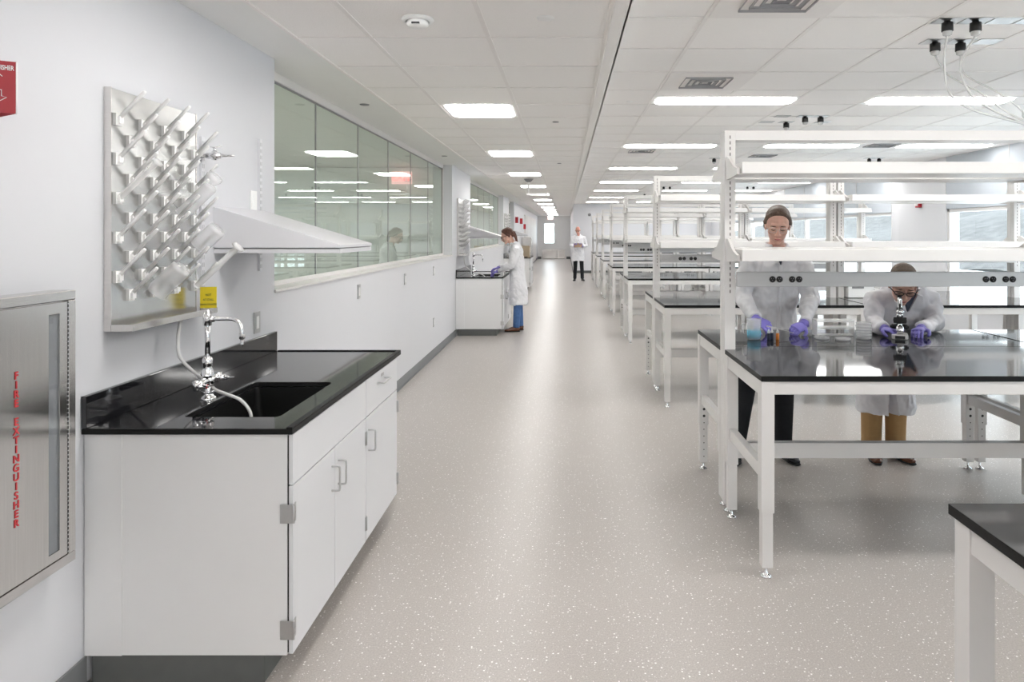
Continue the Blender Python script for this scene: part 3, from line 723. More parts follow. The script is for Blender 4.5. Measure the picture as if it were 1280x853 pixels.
# extinguisher cabinet and its sign
FX = -1.60
t = thing('extinguisher_cabinet', 'brushed steel wall cabinet lettered FIRE EXTINGUISHER at the left edge', 'extinguisher cabinet', (FX, 2.243, .511))
H = .881; Wd = .60
bm = nb()
prism(bm, [(-Wd, 0), (0, 0), (0, H), (-Wd, H)], 'x', WX-FX+.001, -.012); obj('housing', bm, 'steel', t, bevel=.006)
bm = nb()
for a, b, c, d in ((-Wd, 0, 0, .032), (-Wd, 0, H-.032, H), (-.032, 0, .032, H-.032), (-Wd, -Wd+.032, .032, H-.032)): box(bm, -.0118, 0, a, b, c, d)
obj('frame', bm, 'steel', t, bevel=.003)
dr = nb(); a, b, c, d = -.117, -.070, .062, H-.070
box(dr, -.006, -.001, -Wd+.036, a, .036, H-.036); box(dr, -.006, -.001, b, -.036, .036, H-.036); box(dr, -.006, -.001, a, b, .036, c); box(dr, -.006, -.001, a, b, d, H-.036)
d_ = obj('door', dr, 'door_steel', t)
g = nb(); box(g, -.006, -.004, a, b, c, d); obj('vision_panel', g, 'lens', d_)
g = nb(); box(g, -.0115, -.0075, a-.02, b+.02, c-.01, d+.01); obj('dark_lining', g, 'grey', t)
g = nb(); cyl(g, (-.001, -.0345, .036), (-.001, -.0345, H-.036), .0018, 8)
for k in range(60): box(g, -.0005, .0012, -.0368, -.0325, .040+k*.0135, .044+k*.0135, 1)
obj('piano_hinge', g, ['dark', 'slot'], t)
for k, ch in enumerate('FIRE EXTINGUISHER'):
    if ch != ' ': text('lettering', ch, .031, 'redtext', (.0003, 2.0-2.243, 1.160-.511-k*.0269), (PI/2, 0, PI/2), t, .0004)

t = thing('extinguisher_sign', 'red angled wall sign with white lettering and arrow, top left corner', 'sign', (-1.528, 1.908, 1.909))
wa = Vector((-1.679, 1.814, 0))-Vector((-1.528, 1.908, 0)); wb = Vector((-1.679, 2.0, 0))-Vector((-1.528, 1.908, 0))
def slabv(v, th, h, m, nm):
    n_ = Vector((-v.y, v.x, 0)).normalized()*th; bm = nb(); prism(bm, [(0, 0), (v.x, v.y), (v.x+n_.x, v.y+n_.y), (n_.x, n_.y)], 'z', 0, h); return obj(nm, bm, m, t)
slabv(wa, .002, .143, 'red', 'near_face'); slabv(wb, -.002, .143, 'red', 'far_face')
bm = nb(); cyl(bm, (0, .001, -.002), (0, .001, .145), .003, 8); obj('apex_strip', bm, 'whitetext', t)
ang = math.atan2(-wa.y, -wa.x); L = wa.length
def on_face(u, z): q = -wa.normalized()*0+wa.normalized()*u; nrm = Vector((wa.y, -wa.x, 0)).normalized(); nrm = nrm if nrm.y < 0 else -nrm; return (q.x+nrm.x*.003, q.y+nrm.y*.003, z)
text('lettering', 'EXTINGUISHER', .0185, 'whitetext', on_face(.004, .124), (PI/2, 0, ang), t, .0004, 'RIGHT', xs=.62)
text('lettering', 'FIRE', .010, 'whitetext', on_face(.075, .138), (PI/2, 0, ang), t, .0001)
# down arrow outline and a chevron
def stroke(pts, wd, nm):
    bm = nb(); ex = wa.normalized(); nrm = Vector((wa.y, -wa.x, 0)).normalized(); nrm = nrm if nrm.y < 0 else -nrm
    P = [ex*u+Vector((0, 0, z))+nrm*.0028 for u, z in pts]; tube(bm, P, (wd), 6) ; return obj(nm, bm, 'whitetext', t)
stroke([(.048, .063), (.031, .063), (.031, .046), (.020, .043), (.048, .022), (.076, .043), (.065, .046), (.065, .063), (.048, .063)], .0011, 'arrow_outline')
stroke([(.040, .110), (.029, .100)], .0012, 'stroke_mark')

# far end of the corridor wall: cardboard box on the third worktop, tall steel cabinet, wall cupboards, small signs
bm = nb(); box(bm, -.12, .12, -.14, .14, 0, .30); prism(bm, [(-.12, .30), (-.02, .36), (-.02, .362), (-.125, .304)], 'y', -.14, .14)
tag(obj('cardboard_box', bm, 'card', loc=(-1.15, 19.75, .9)), 'open brown cardboard box on the third worktop', 'box')
t = thing('steel_cabinet', 'steel cabinet standing past the third wash-up station against the wall', 'cabinet', (-1.48, 26.3, 0))
bm = nb(); box(bm, -.19, .17, -.3, .3, .08, 1.4); obj('body', bm, 'steel', t, bevel=.01)
bm = nb(); box(bm, .172, .19, -.29, .29, .12, 1.38); d_ = obj('door', bm, 'steel', t, bevel=.004)
bm = nb(); cyl(bm, (.21, -.22, .7), (.21, -.22, 1.1), .01); obj('handle', bm, 'nickel', d_)
for sx_ in (-.16, .14):
    for sy_ in (-.26, .26): bm = nb(); cyl(bm, (sx_, sy_, 0), (sx_, sy_, .085), .02); obj('foot', bm, 'dark', t)
for k in range(6):
    t = thing('tall_cupboard', 'tall white cupboard on the far corridor wall, %s from the steel cabinet' % ORD[k], 'cupboard', (WX, 27.6+k*1.6, 0), group='tall white cupboards')
    bm = nb(); box(bm, 0, .06, 0, 1.5, .1, 2.3); obj('body', bm, 'white', t, bevel=.004)
    for q in (0, 1): bm = nb(); box(bm, .061, .08, .01+q*.745, .735+q*.745, .12, 2.28); obj('door', bm, 'white', t, bevel=.003)
for y, z, l_ in ((22.9, 2.0, 'small red sign high on the corridor wall past the second glazed opening'), (25.2, 2.0, 'small dark red sign farther along the corridor wall'), (27.3, 1.82, 'tiny red sign far down the corridor wall, past the steel cabinet')):
    bm = nb(); box(bm, 0, .10, -.005, .005, -.10, .10); tag(obj('flag_sign', bm, 'red', loc=(WX+.001, y, z)), l_, 'sign')

# ------------------------------------------------------------------ lab benches
BX = .89; BW = 1.83
def bench(x, y, label, over=0.0, rear_only=False):
    """front edge at y, left end at x; the rear half is back to back with the front half"""
    t = thing('lab_bench', label, 'lab bench', (x, y, 0), group='white framed lab benches with black tops')
    W = BW; L = .06
    def top(y0, y1, notch_lo, notch_hi):
        if notch_hi: poly = [(-over, y0), (W, y0), (W, .715), (W-.065, .715), (W-.065, y1), (.065, y1), (.065, .715), (-over, .715)]
        elif notch_lo: poly = [(.065, y0), (W-.065, y0), (W-.065, .835), (W, .835), (W, y1), (-over, y1), (-over, .835), (.065, .835)]
        bm = nb(); prism(bm, poly, 'z', .900, .925)
        for f in bm.faces: f.material_index = 0 if abs(f.normal.z) > .5 else 1
        o = obj('worktop', bm, ['black', 'blackedge'], t, bevel=.0015); return o
    top(0, .812, False, True); top(.816, 1.5, True, False)
    # table frames: apron under each top
    for (y0, y1) in ((.0, .715), (.84, 1.5)):
        bm = nb(); e = .004
        box(bm, L, W-L, y0+e, y0+.04, .84, .899); box(bm, L, W-L, y1-.04, y1-e, .84, .899)
        box(bm, 0+e, .04, y0+L, y1-L, .83, .899); box(bm, W-.04, W-e, y0+L, y1-L, .83, .899)
        obj('apron', bm, 'white', t, bevel=.002)
        for (lx, s) in ((0, 1), (W-L, -1)):
            for ly, fr in ((y0, 0), (y1-L, 1)):
                bm = nb(); box(bm, lx, lx+L, ly, ly+L, .30, .899); box(bm, lx+.005, lx+L-.005, ly+.005, ly+L-.005, .05, .30)
                if fr and y1 > 1.0:
                    xx = lx if s > 0 else lx
                    for zz, rr in ((.405, .009), (.36, .009), (.315, .004), (.27, .004), (.225, .004), (.18, .004), (.135, .004), (.09, .004)):
                        cyl(bm, (lx+.03, ly-.0008+(0 if zz > .30 else .005), zz), (lx+.03, ly+.001+(0 if zz > .30 else .005), zz), rr, 10, 1)
                        if s > 0: pass
                lg = obj('leg', bm, ['white', 'dark'], t, bevel=.002)
                bm = nb(); lathe(bm, [(0, 0), (.026, 0), (.026, .006), (.012, .012), (.007, .016), (.007, .052)], c=(lx+.03, ly+.03, .0005), n=14); obj('levelling_foot', bm, 'chrome', lg)
            bm = nb(); box(bm, lx+.012, lx+.048, y0+L, y1-L, .44, .50); obj('side_rail', bm, 'white', t, bevel=.002)
    bm = nb(); box(bm, L, W-L, .675, .71, .33, .415); box(bm, L, W-L, .665, .7105, .4155, .4175, 1); obj('stretcher', bm, ['white', 'raceway'], t, bevel=.002)
    # uprights between the two halves
    for lx in (0, W-L):
        bm = nb(); box(bm, lx, lx+L, .72, .774, .06, 2.15); box(bm, lx, lx+L, .778, .832, .06, 2.15)
        for z_ in range(28):
            zz = 1.24+z_*.032; box(bm, lx+.028, lx+.033, .7196, .7199, zz, zz+.018, 1)
        p = obj('upright', bm, ['white', 'dark'], t, bevel=.0015)
        bm = nb(); lathe(bm, [(0, 0), (.024, 0), (.024, .006), (.007, .014), (.007, .06)], c=(lx+.03, .776, .0005), n=12); obj('levelling_foot', bm, 'chrome', p)
    bm = nb(); box(bm, L, W-L, .722, .83, 2.096, 2.15); obj('top_rail', bm, 'white', t, bevel=.002)
    for zb in (1.43, 1.886):
        for y0, y1, s in ((.44, .712, -1), (.84, 1.112, 1)):
            bm = nb(); a, b = .026, W-.026
            box(bm, a, b, y0, y1, zb, zb+.060)
            sh = obj('shelf', bm, 'white', t, bevel=.002)
            for lx in (.006, W-.022):
                bm = nb(); pr = [(y1, zb-.012), (y1, zb+.115), (y1-.03, zb+.115), (y1-.15, zb+.05), (y0+.03, zb+.03), (y0+.03, zb-.002), (y1-.06, zb-.012)] if s < 0 else [(y0, zb-.012), (y0, zb+.115), (y0+.03, zb+.115), (y0+.15, zb+.05), (y1-.03, zb+.03), (y1-.03, zb-.002), (y0+.06, zb-.012)]
                prism(bm, pr, 'x', lx, lx+.016); obj('bracket', bm, 'white', sh, bevel=.001)
    bm = nb(); box(bm, L+.001, W-L-.001, .69, .72, 1.278, 1.36); r_ = obj('raceway', bm, 'raceway', t, bevel=.002)
    for ox in (.258, .297, .367, .406, 1.442, 1.482, 1.552, 1.591):
        bm = nb(); cyl(bm, (ox, .690, 1.319), (ox, .6865, 1.319), .0175, 20, 0)
        for px_, pz_ in ((-.006, .005), (.006, .005), (0, -.007)): box(bm, ox+px_-.0012, ox+px_+.0012, .6860, .6866, 1.319+pz_-.003, 1.319+pz_+.003, 1)
        obj('outlet', bm, ['rubber', 'grey'], r_)
    return t
bench(BX+.048, .155, 'nearest lab bench, only its black corner and white leg at lower right', over=.016)
b0 = bench(BX, 3.12, 'lab bench with the microscope, in front of the two researchers')
dup(b0, (BX+BW+.02, 3.12, 0), 'lab bench cut by the right edge of the frame, joined to the microscope bench')
ROWY = [6.18, 9.75, 13.05, 16.2, 19.3, 22.4]
for i, y in enumerate(ROWY):
    dup(b0, (BX, y, 0), 'empty lab bench at the corridor end of the %s row behind the researchers' % ORD[i])
    dup(b0, (BX+BW+.02, y, 0), 'empty lab bench on the window side of the %s row behind the researchers' % ORD[i])

# ------------------------------------------------------------------ things on the bench
TZ = .9255
t = thing('plastic_beaker', 'clear plastic beaker half full of cyan liquid on the bench', 'beaker', (1.152, 4.20, TZ))
bm = nb(); lathe(bm, [(0, 0), (.036, 0), (.040, .004), (.0445, .122), (.0465, .124), (.0445, .1245), (.043, .120), (.0385, .006), (0, .004)], n=32); obj('cup', bm, 'milky', t)
bm = nb(); lathe(bm, [(0, .005), (.0384, .0065), (.0412, .055), (0, .055)], n=32); obj('liquid', bm, 'liquid', t)
bm = nb(); tube(bm, smooth_path([(-.043, 0, .10), (-.068, 0, .092), (-.070, 0, .06), (-.062, 0, .035), (-.042, 0, .03)], 6), .0035, 8); obj('handle', bm, 'milky', t)
for x, y, m, l_ in ((1.238, 4.185, 'bluecap', 'small dropper bottle with dark blue label, nearest the beaker'), (1.262, 4.20, 'bluecap', 'small dropper bottle with dark label, between the other two'), (1.292, 4.185, 'orange', 'small dropper bottle with orange label on the bench')):
    t = thing('dropper_bottle', l_, 'bottle', (x, y, TZ), group='small dropper bottles')
    bm = nb(); lathe(bm, [(0, 0), (.0095, 0), (.010, .003), (.010, .036), (.007, .040), (0, .040)], n=16); obj('body', bm, m, t)
    bm = nb(); lathe(bm, [(.0075, .040), (.0085, .047), (.005, .060), (0, .064)], n=14); obj('tip', bm, 'plastic', t)
def dish(x, y, z, label, r=.045):
    t = thing('petri_dish', label, 'dish', (x, y, z), group='clear dishes'); bm = nb()
    lathe(bm, [(0, .001), (r, .001), (r, .012), (r-.002, .012), (r-.002, .003), (0, .003)], n=28); obj('dish', bm, 'milky', t)
    bm = nb(); lathe(bm, [(r+.002, .007), (r+.002, .0155), (0, .0155), ], n=28); obj('lid', bm, 'milky', t); return t
dd = dish(1.575, 4.22, TZ, 'single clear dish lying flat right of the gloved hand')
dup(dd, (1.685, 4.17, TZ), 'single clear dish lying flat at the foot of the clear rack')
for k in range(6): dup(dd, (1.832+.002*(k % 2), 4.22, TZ+.017*k), 'clear dish in the stack beside the microscope, %s from the bottom' % ORD[k], group='stacked clear dishes')
t = thing('clear_rack', 'clear plastic tube rack standing between the gloved hand and the dish stack', 'tube rack', (1.70, 4.36, TZ))
for z_, th in ((.0, .006), (.045, .012), (.088, .014)): bm = nb(); box(bm, -.12, .12, -.04, .04, z_, z_+th); obj('tray', bm, 'frost', t, bevel=.002)
for x_ in (-.12, .114): bm = nb(); box(bm, x_, x_+.006, -.04, .04, .006, .088); obj('end_plate', bm, 'frost', t, bevel=.001)
bm = nb(); tube(bm, [(1.275, 4.36, .985), (1.33, 4.34, .972), (1.43, 4.30, .948)], [.005, .004, .0018], 8)
tag(obj('pipette', bm, 'frost'), 'thin pale pipette held between the woman\'s gloved hands', 'pipette')

# microscope
t = thing('microscope', 'black and chrome microscope on the bench under the man\'s face', 'microscope', (2.062, 4.235, TZ), -.42)
bm = nb(); prism(bm, rrect(-.046, .046, -.055, .075, .02), 'z', 0, .028); obj('base', bm, 'white', t, bevel=.006)
bm = nb(); prism(bm, rrect(-.028, .028, -.057, -.05, .003), 'z', .004, .022); obj('base_panel', bm, 'rubber', t)
bm = nb(); tube(bm, smooth_path([(0, .06, .02), (0, .075, .07), (0, .075, .12), (0, .05, .165), (0, .015, .185)], 5), [(.017, .015)]*21, 12); obj('arm', bm, 'rubber', t)
bm = nb(); prism(bm, rrect(-.038, .038, -.04, .05, .006), 'z', .108, .116); box(bm, -.036, .036, -.042, -.03, .098, .134); box(bm, -.034, .034, -.035, .02, .117, .121); obj('stage', bm, 'rubber', t, bevel=.002)
bm = nb(); lathe(bm, [(0, .0), (.020, 0), (.024, .02), (.020, .045), (.012, .05), (.012, .062)], c=(0, -.01, .030)); obj('condenser', bm, 'chrome', t)
for s in (-1, 1):
    bm = nb(); cyl(bm, (s*.015, .06, .065), (s*.045, .06, .065), .016); cyl(bm, (s*.045, .06, .065), (s*.052, .06, .065), .009); obj('focus_knob', bm, 'rubber', t)
bm = nb(); lathe(bm, [(.022, 0), (.025, .008), (.014, .016), (0, .017)], c=(0, -.008, .160), n=20); np_ = obj('nosepiece', bm, 'chrome', t)
for a in (0, 120, 240):
    a = math.radians(a-90); bm = nb(); q = Vector((math.cos(a)*.011, math.sin(a)*.011-.008, .160)); e = q+Vector((math.cos(a)*.006, math.sin(a)*.006, -.032)); tube(bm, [q, q.lerp(e, .6), e], [.007, .007, .004], 10); obj('objective', bm, 'chrome', np_)
bm = nb(); tube(bm, [(0, -.004, .176), (0, .004, .20), (0, .016, .236), (0, .024, .256)], [.014, .0135, .013, .0125], 16); obj('body_tube', bm, 'chrome', t)
bm = nb(); tube(bm, [(0, .0225, .250), (0, .0265, .262)], [.0145, .0135], 16); obj('eyepiece', bm, 'rubber', t)
bm = nb(); box(bm, -.006, .006, -.022, -.016, .180, .215); obj('body_stripe', bm, 'rubber', t)

# a white instrument and tray boxes on the benches behind
for x, y, sx_, sz_, l_ in ((2.95, 6.95, .13, .19, 'small white instrument box on the bench behind the man, by the joint uprights'), (3.9, 10.5, .25, .22, 'white instrument on the window side of the third bench row')):
    t = thing('instrument_box', l_, 'instrument', (x, y, TZ)); bm = nb(); box(bm, -sx_, sx_, -.1, .1, 0, sz_); obj('case', bm, 'plastic', t, bevel=.008)
    bm = nb(); box(bm, -sx_*.7, sx_*.2, -.104, -.1005, sz_*.5, sz_*.85); obj('panel', bm, 'grey', t)
    bm = nb(); cyl(bm, (sx_*.6, -.10, sz_*.7), (sx_*.6, -.115, sz_*.7), .014); obj('knob', bm, 'rubber', t)

# ------------------------------------------------------------------ people
def rotm(pitch=0, yaw=0, roll=0):
    return Matrix.Rotation(math.radians(yaw), 3, 'Z') @ Matrix.Rotation(math.radians(pitch), 3, 'X') @ Matrix.Rotation(math.radians(roll), 3, 'Y')
def bez(a, b, c, n=8):
    a, b, c = Vector(a), Vector(b), Vector(c)
    return [a.lerp(b, i/n).lerp(b.lerp(c, i/n), i/n) for i in range(n+1)]
def add_hand(bm, wrist, d, nrm, thumb_side, curl=.6, s=1.0):
    """palm from the wrist along d; nrm is the back-of-hand normal; thumb_side +1/-1 across the palm"""
    d = Vector(d).normalized(); nrm = Vector(nrm); nrm = (nrm-d*nrm.dot(d)).normalized(); side = d.cross(nrm).normalized()*thumb_side
    w_ = Vector(wrist)
    tube(bm, [w_-d*.02, w_, w_+d*.03*s, w_+d*.065*s, w_+d*.088*s], [(.026*s, .019*s), (.026*s, .018*s), (.036*s, .016*s), (.040*s, .014*s), (.037*s, .011*s)], 14, side=side)
    for k, (off, ln, r) in enumerate(((.029, .073, .0088), (.010, .082, .009), (-.010, .077, .0086), (-.028, .060, .0078))):
        p = w_+d*(.080-.003*abs(k-1))*s+side*off*s; q = d.copy(); pts = [p-d*.02*s]; ang = 0
        pts.append(p)
        for j, seg in enumerate((.42, .33, .25)):
            ang += curl*(.75, .95, .7)[j]*(1+.12*k); dd = (d*math.cos(ang)-nrm*math.sin(ang)+side*off*1.2*math.cos(ang)).normalized(); pts.append(pts[-1]+dd*ln*seg*s)
        tube(bm, pts, [r*s, r*s*1.02, r*s, r*s*.92, r*s*.72], 10)
    p = w_+d*.022*s+side*.026*s
    t1 = p+(d*.55+side*.75-nrm*.25).normalized()*.036*s; t2 = t1+(d*.85+side*.25-nrm*.4).normalized()*.030*s; t3 = t2+(d*.95-side*.15-nrm*.45).normalized()*.024*s
    tube(bm, [p-side*.01*s, p, t1, t2, t3], [.013*s, .0135*s, .0115*s, .0105*s, .0075*s], 10)

def figure(name, label, loc, rz, J, K):
    t = thing(name, label, 'person', loc, rz)
    V = {k: Vector(v) for k, v in J.items()}
    R = rotm(*K['head_rot']); hc = V['head']; hs = K.get('hs', 1.0)
    def H(p): return hc+R @ (Vector(p)*hs)
    # body: head, neck, torso core and wrists as one surface
    bm = nb()
    ell(bm, H((0, .012, .028)), (.074*hs, .092*hs, .092*hs), R)
    ell(bm, H((0, -.022, -.035)), (.060*hs, .066*hs, .078*hs), R)
    ell(bm, H((0, -.058, -.094)), (.026*hs, .022*hs, .020*hs), R)
    ell(bm, H((0, -.070, .030)), (.048*hs, .018*hs, .012*hs), R)
    for s in (-1, 1):
        ell(bm, H((s*.040, -.058, -.020)), (.024*hs, .022*hs, .024*hs), R)
        ell(bm, H((s*.029, -.074, .004)), (.0145*hs, .010*hs, .0095*hs), R)
        ell(bm, H((s*.074, .012, -.008)), (.009*hs, .016*hs, .030*hs), R @ rotm(0, s*14, 0))
        ell(bm, H((s*.012, -.095, -.036)), (.009*hs, .010*hs, .008*hs), R)
    tube(bm, [H((0, -.078, .022)), H((0, -.092, -.010)), H((0, -.104, -.032)), H((0, -.086, -.043))], [.0075*hs, .010*hs, .0125*hs, .008*hs], 10)
    ell(bm, H((0, -.084, -.064)), (.023*hs, .011*hs, .010*hs), R)
    tube(bm, [H((0, .03, -.05)), V['neck'].lerp(H((0, .01, -.06)), .4), V['neck'], V['chest'].lerp(V['neck'], .6)], [.050, .050, .056, .085], 14)
    tube(bm, [V['neck'], V['chest'], V['pelvis']], [.07, (.13, .09), (.12, .09)], 14, side=(1, 0, 0))
    for a in 'LR':
        tube(bm, [V['chest'].lerp(V['sh'+a], .5), V['sh'+a], V['el'+a], V['wr'+a]], [.05, .045, .036, .024], 10)
        tube(bm, [V['pelvis'].lerp(V['hip'+a], .5), V['hip'+a], V['kn'+a], V['an'+a]], [.07, .07, .05, .035], 10)
    if not K.get('gloves'):
        for a in 'LR': h = K['hand'+a]; add_hand(bm, V['wr'+a], h[0], h[1], h[2], h[3])
    obj('body', bm, K.get('skin', 'skin'), t, remesh=.0048, smooth=3)
    # eyes lids, brows, lips
    for s in (-1, 1):
        bm = nb(); p = [H((s*(.029+u*.017), -.0845+abs(u)*.006+.002*u*u, .000-.0035*(1-u*u))) for u in (-1, -.5, 0, .5, 1)]; tube(bm, p, [.0012, .0030, .0036, .0030, .0012], 6); obj('eyelashes', bm, 'hairdark', t)
        bm = nb(); p = [H((s*(.031+u*.019), -.0895+abs(u)*.009, .022+.003*(1-u*u))) for u in (-1, -.5, 0, .5, 1)]; tube(bm, p, [.0014, .0034, .0038, .0030, .0012], 6); obj('eyebrow', bm, K.get('brow', 'hairdark'), t)
    bm = nb(); p = [H((u*.023, -.0955+abs(u)**2*.011, -.063+.001*abs(u))) for u in (-1, -.5, 0, .5, 1)]; tube(bm, p, [(.001, .001), (.004, .0035), (.005, .0042), (.004, .0035), (.001, .001)], 8, side=(0, 0, 1)); obj('lips', bm, 'lips', t)
    # hair
    if K.get('hair'):
        bm = nb(); hm = K['hair']
        ell(bm, H((0, .036, .045)), (.081*hs, .090*hs, .086*hs), R)
        ell(bm, H((0, .001, .086)), (.062*hs, .058*hs, .042*hs), R)
        if K.get('hair_style') != 'short':
            for s in (-1, 1):
                tube(bm, [H((s*.010, -.042, .107)), H((s*.042, -.038, .090)), H((s*.068, -.014, .060)), H((s*.078, .014, .012)), H((s*.070, .045, -.03))], [(.011, .013), (.012, .016), (.012, .018), (.013, .020), (.016, .024)], 10)
        else:
            for s in (-1, 1): tube(bm, [H((s*.068, -.02, .06)), H((s*.077, .012, .015)), H((s*.068, .05, -.03))], [.012, .012, .012], 8)
            tube(bm, [H((-.045, -.062, .082)), H((0, -.075, .088)), H((.045, -.062, .082))], [.012, .014, .012], 8)
        if K.get('hair_style') == 'bun': ell(bm, H((0, .125, .01)), (.035, .03, .035), R)
        if K.get('hair_style') == 'tail':
            ell(bm, H((0, .09, .0)), (.05, .045, .055), R)
            p0 = H((0, .125, .0)); tube(bm, smooth_path([H((0, .10, .01)), p0, p0+Vector((.0, .035, -.10)), p0+Vector((.0, .055, -.20)), p0+Vector((0, .075, -.29))], 4), [.03]*4+[.026]*4+[.02]*4+[.015]*4+[.004], 10)
        obj('hair', bm, hm, t, remesh=.005, smooth=2)
    # glasses
    g = K.get('glasses')
    if g:
        bm = nb(); fm = 'lens' if g == 'clear' else 'rubber'; rr = .0011 if g == 'clear' else .0024
        for s in (-1, 1):
            loop = [H((s*.034+.026*math.cos(a), -.102+.012*((s*.034+.026*math.cos(a))/.06)**2, .002+(.018 if g == 'clear' else .015)*math.sin(a))) for a in [2*PI*i/16 for i in range(17)]]
            tube(bm, loop, rr, 6, cap=False)
            tube(bm, [H((s*.060, -.090, .004)), H((s*.078, -.05, .006)), H((s*.085, .01, .004))], [rr*1.3]*3, 6)
        tube(bm, [H((-.009, -.104, .006)), H((0, -.106, .008)), H((.009, -.104, .006))], rr, 6)
        go = obj('glasses', bm, 'frost' if g == 'clear' else 'rubber', t)
        for s in (-1, 1):
            bm = nb(); c = bm.verts.new(H((s*.034, -.103, .002))); ring = [bm.verts.new(H((s*.034+.026*math.cos(a), -.102+.012*((s*.034+.026*math.cos(a))/.06)**2, .002+(.018 if g == 'clear' else .015)*math.sin(a)))) for a in [2*PI*i/16 for i in range(16)]]
            for i in range(16): bm.faces.new((c, ring[i], ring[(i+1) % 16]))
            obj('lens', bm, 'lens', go)
    # trousers and shoes
    bm = nb(); dr = K.get('leg_r', 1.0)
    tube(bm, [V['pelvis']+Vector((0, 0, .12)), V['pelvis'], V['pelvis']-Vector((0, 0, .06))], [(.12, .085), (.145, .10), (.14, .098)], 18, side=(1, 0, 0))
    for a in 'LR':
        tube(bm, [V['hip'+a]+Vector((0, 0, .05)), V['hip'+a], V['hip'+a].lerp(V['kn'+a], .5), V['kn'+a], V['kn'+a].lerp(V['an'+a], .5), V['an'+a]+Vector((0, 0, -.01))], [.070*dr, .083*dr, .080*dr, .070*dr, .066*dr, .062*dr], 14)
    obj('trousers', bm, K['trousers'], t, remesh=.009, smooth=3)
    for a in 'LR':
        an = V['an'+a]; toe = Vector(K['toe'+a]).normalized(); bm = nb(); g_ = Vector((an.x, an.y, .0))
        tube(bm, [g_-toe*.055+Vector((0, 0, .036)), g_+Vector((0, 0, .045)), g_+toe*.07+Vector((0, 0, .036)), g_+toe*.13+Vector((0, 0, .028)), g_+toe*.185+Vector((0, 0, .022))], [(.030, .035), (.037, .044), (.042, .035), (.044, .027), (.022, .014)], 14, side=Vector((0, 0, 1)).cross(toe))
        tube(bm, [an+Vector((0, 0, .03)), g_+Vector((0, 0, .05))], [.042, .036], 12)
        so = obj('shoe', bm, K['shoes'], t, remesh=.006, smooth=3)
        bm = nb(); tube(bm, [g_-toe*.058+Vector((0, 0, .009)), g_+toe*.06+Vector((0, 0, .009)), g_+toe*.13+Vector((0, 0, .009)), g_+toe*.188+Vector((0, 0, .009))], [(.030, .0085), (.036, .0085), (.044, .0085), (.022, .0085)], 14, side=Vector((0, 0, 1)).cross(toe)); obj('sole', bm, 'rubber', so)
    # coat: trunk and sleeves as one cloth surface
    bm = nb(); cs = K['coat']
    tube(bm, [Vector(c[0]) for c in cs], [c[1] for c in cs], 64, side=(1, 0, 0), notch=K.get('notch'))
    for a in 'LR':
        sh, el, wr = V['sh'+a], V['el'+a], V['wr'+a]; inn = V['neck'].lerp(sh, .45)
        tube(bm, [inn+Vector((0, .01, -.015)), sh+Vector((0, 0, -.01)), sh.lerp(el, .5), el, el.lerp(wr, .5), wr.lerp(el, .06)], [.055, .075, .066, .060, .052, .043], 16)
        # folds around elbow and forearm
        for q in range(4):
            c = el.lerp(wr, .15+.2*q); dv = (wr-el).normalized(); a_, b_ = frame_of(dv); tube(bm, [c+(a_*math.cos(x_)+b_*math.sin(x_))*(.053-.003*q)+dv*.012*math.sin(x_*1.0+q) for x_ in [2*PI*i/12 for i in range(13)]], .0065, 6)
    co = obj('lab_coat', bm, K.get('coat_mat', 'coat'), t, remesh=.0075, smooth=4)
    tx = bpy.data.textures.new('cloth_folds', 'CLOUDS'); tx.noise_scale = .16; tx.noise_depth = 2
    md = co.modifiers.new('folds', 'DISPLACE'); md.texture = tx; md.strength = .036; md.mid_level = .55; md.texture_coords = 'LOCAL'
    tx = bpy.data.textures.new('cloth_creases', 'CLOUDS'); tx.noise_scale = .055; tx.noise_depth = 1
    md = co.modifiers.new('creases', 'DISPLACE'); md.texture = tx; md.strength = .019; md.mid_level = .5; md.texture_coords = 'LOCAL'
    # collar with lapels, shirt in the opening
    n_ = V['neck']; ch = V['chest']; up = K.get('collar_up', .0)
    if K.get('collar', True):
        fwd = Vector(K.get('fwd', (0, -1, -.1))).normalized(); upv = (n_-ch).normalized()
        bm = nb(); ring = [n_+Vector((math.sin(a)*.072, math.cos(a)*.066, 0))+upv*(.028-.028*(1-math.cos(a))*.5) for a in [math.radians(v) for v in range(-140, 141, 20)]]
        tube(bm, ring, [(.009, .022)]*len(ring), 8, side=upv.cross(Vector((1, 0, 0))))
        obj('collar', bm, K.get('coat_mat', 'coat'), co, remesh=.006, smooth=2)
        for s in (-1, 1):
            bm = nb(); a = n_+Vector((s*.052, 0, 0))+fwd*.045+upv*.0; b = K['vee']; b = Vector(b)
            o1 = a; o2 = b+Vector((s*.004, 0, 0)); o3 = a.lerp(b, .42)+Vector((s*.062, 0, 0)); o4 = a+Vector((s*.035, 0, -.012))
            nv = fwd*.008
            poly = [o1, o2, o3, o4]; A = [bm.verts.new(p+nv) for p in poly]; B = [bm.verts.new(p-nv*1.5) for p in poly]
            bm.faces.new(A); bm.faces.new(B[::-1])
            for i in range(4): bm.faces.new((A[i], B[i], B[(i+1) % 4], A[(i+1) % 4]))
            bmesh.ops.recalc_face_normals(bm, faces=bm.faces)
            obj('lapel', bm, K.get('coat_mat', 'coat'), co, bevel=.003)
        bm = nb(); a = n_+fwd*.052+upv*.005; b = Vector(K['vee'])+fwd*.001
        q = [a+Vector((-.040, 0, 0)), a+Vector((.040, 0, 0)), b]; A = [bm.verts.new(p+fwd*.004) for p in q]; B = [bm.verts.new(p-fwd*.02) for p in q]
        bm.faces.new(A); bm.faces.new(B[::-1])
        for i in range(3): bm.faces.new((A[i], B[i], B[(i+1) % 3], A[(i+1) % 3]))
        bmesh.ops.recalc_face_normals(bm, faces=bm.faces)
        obj('shirt', bm, K.get('shirt', 'navy'), t)
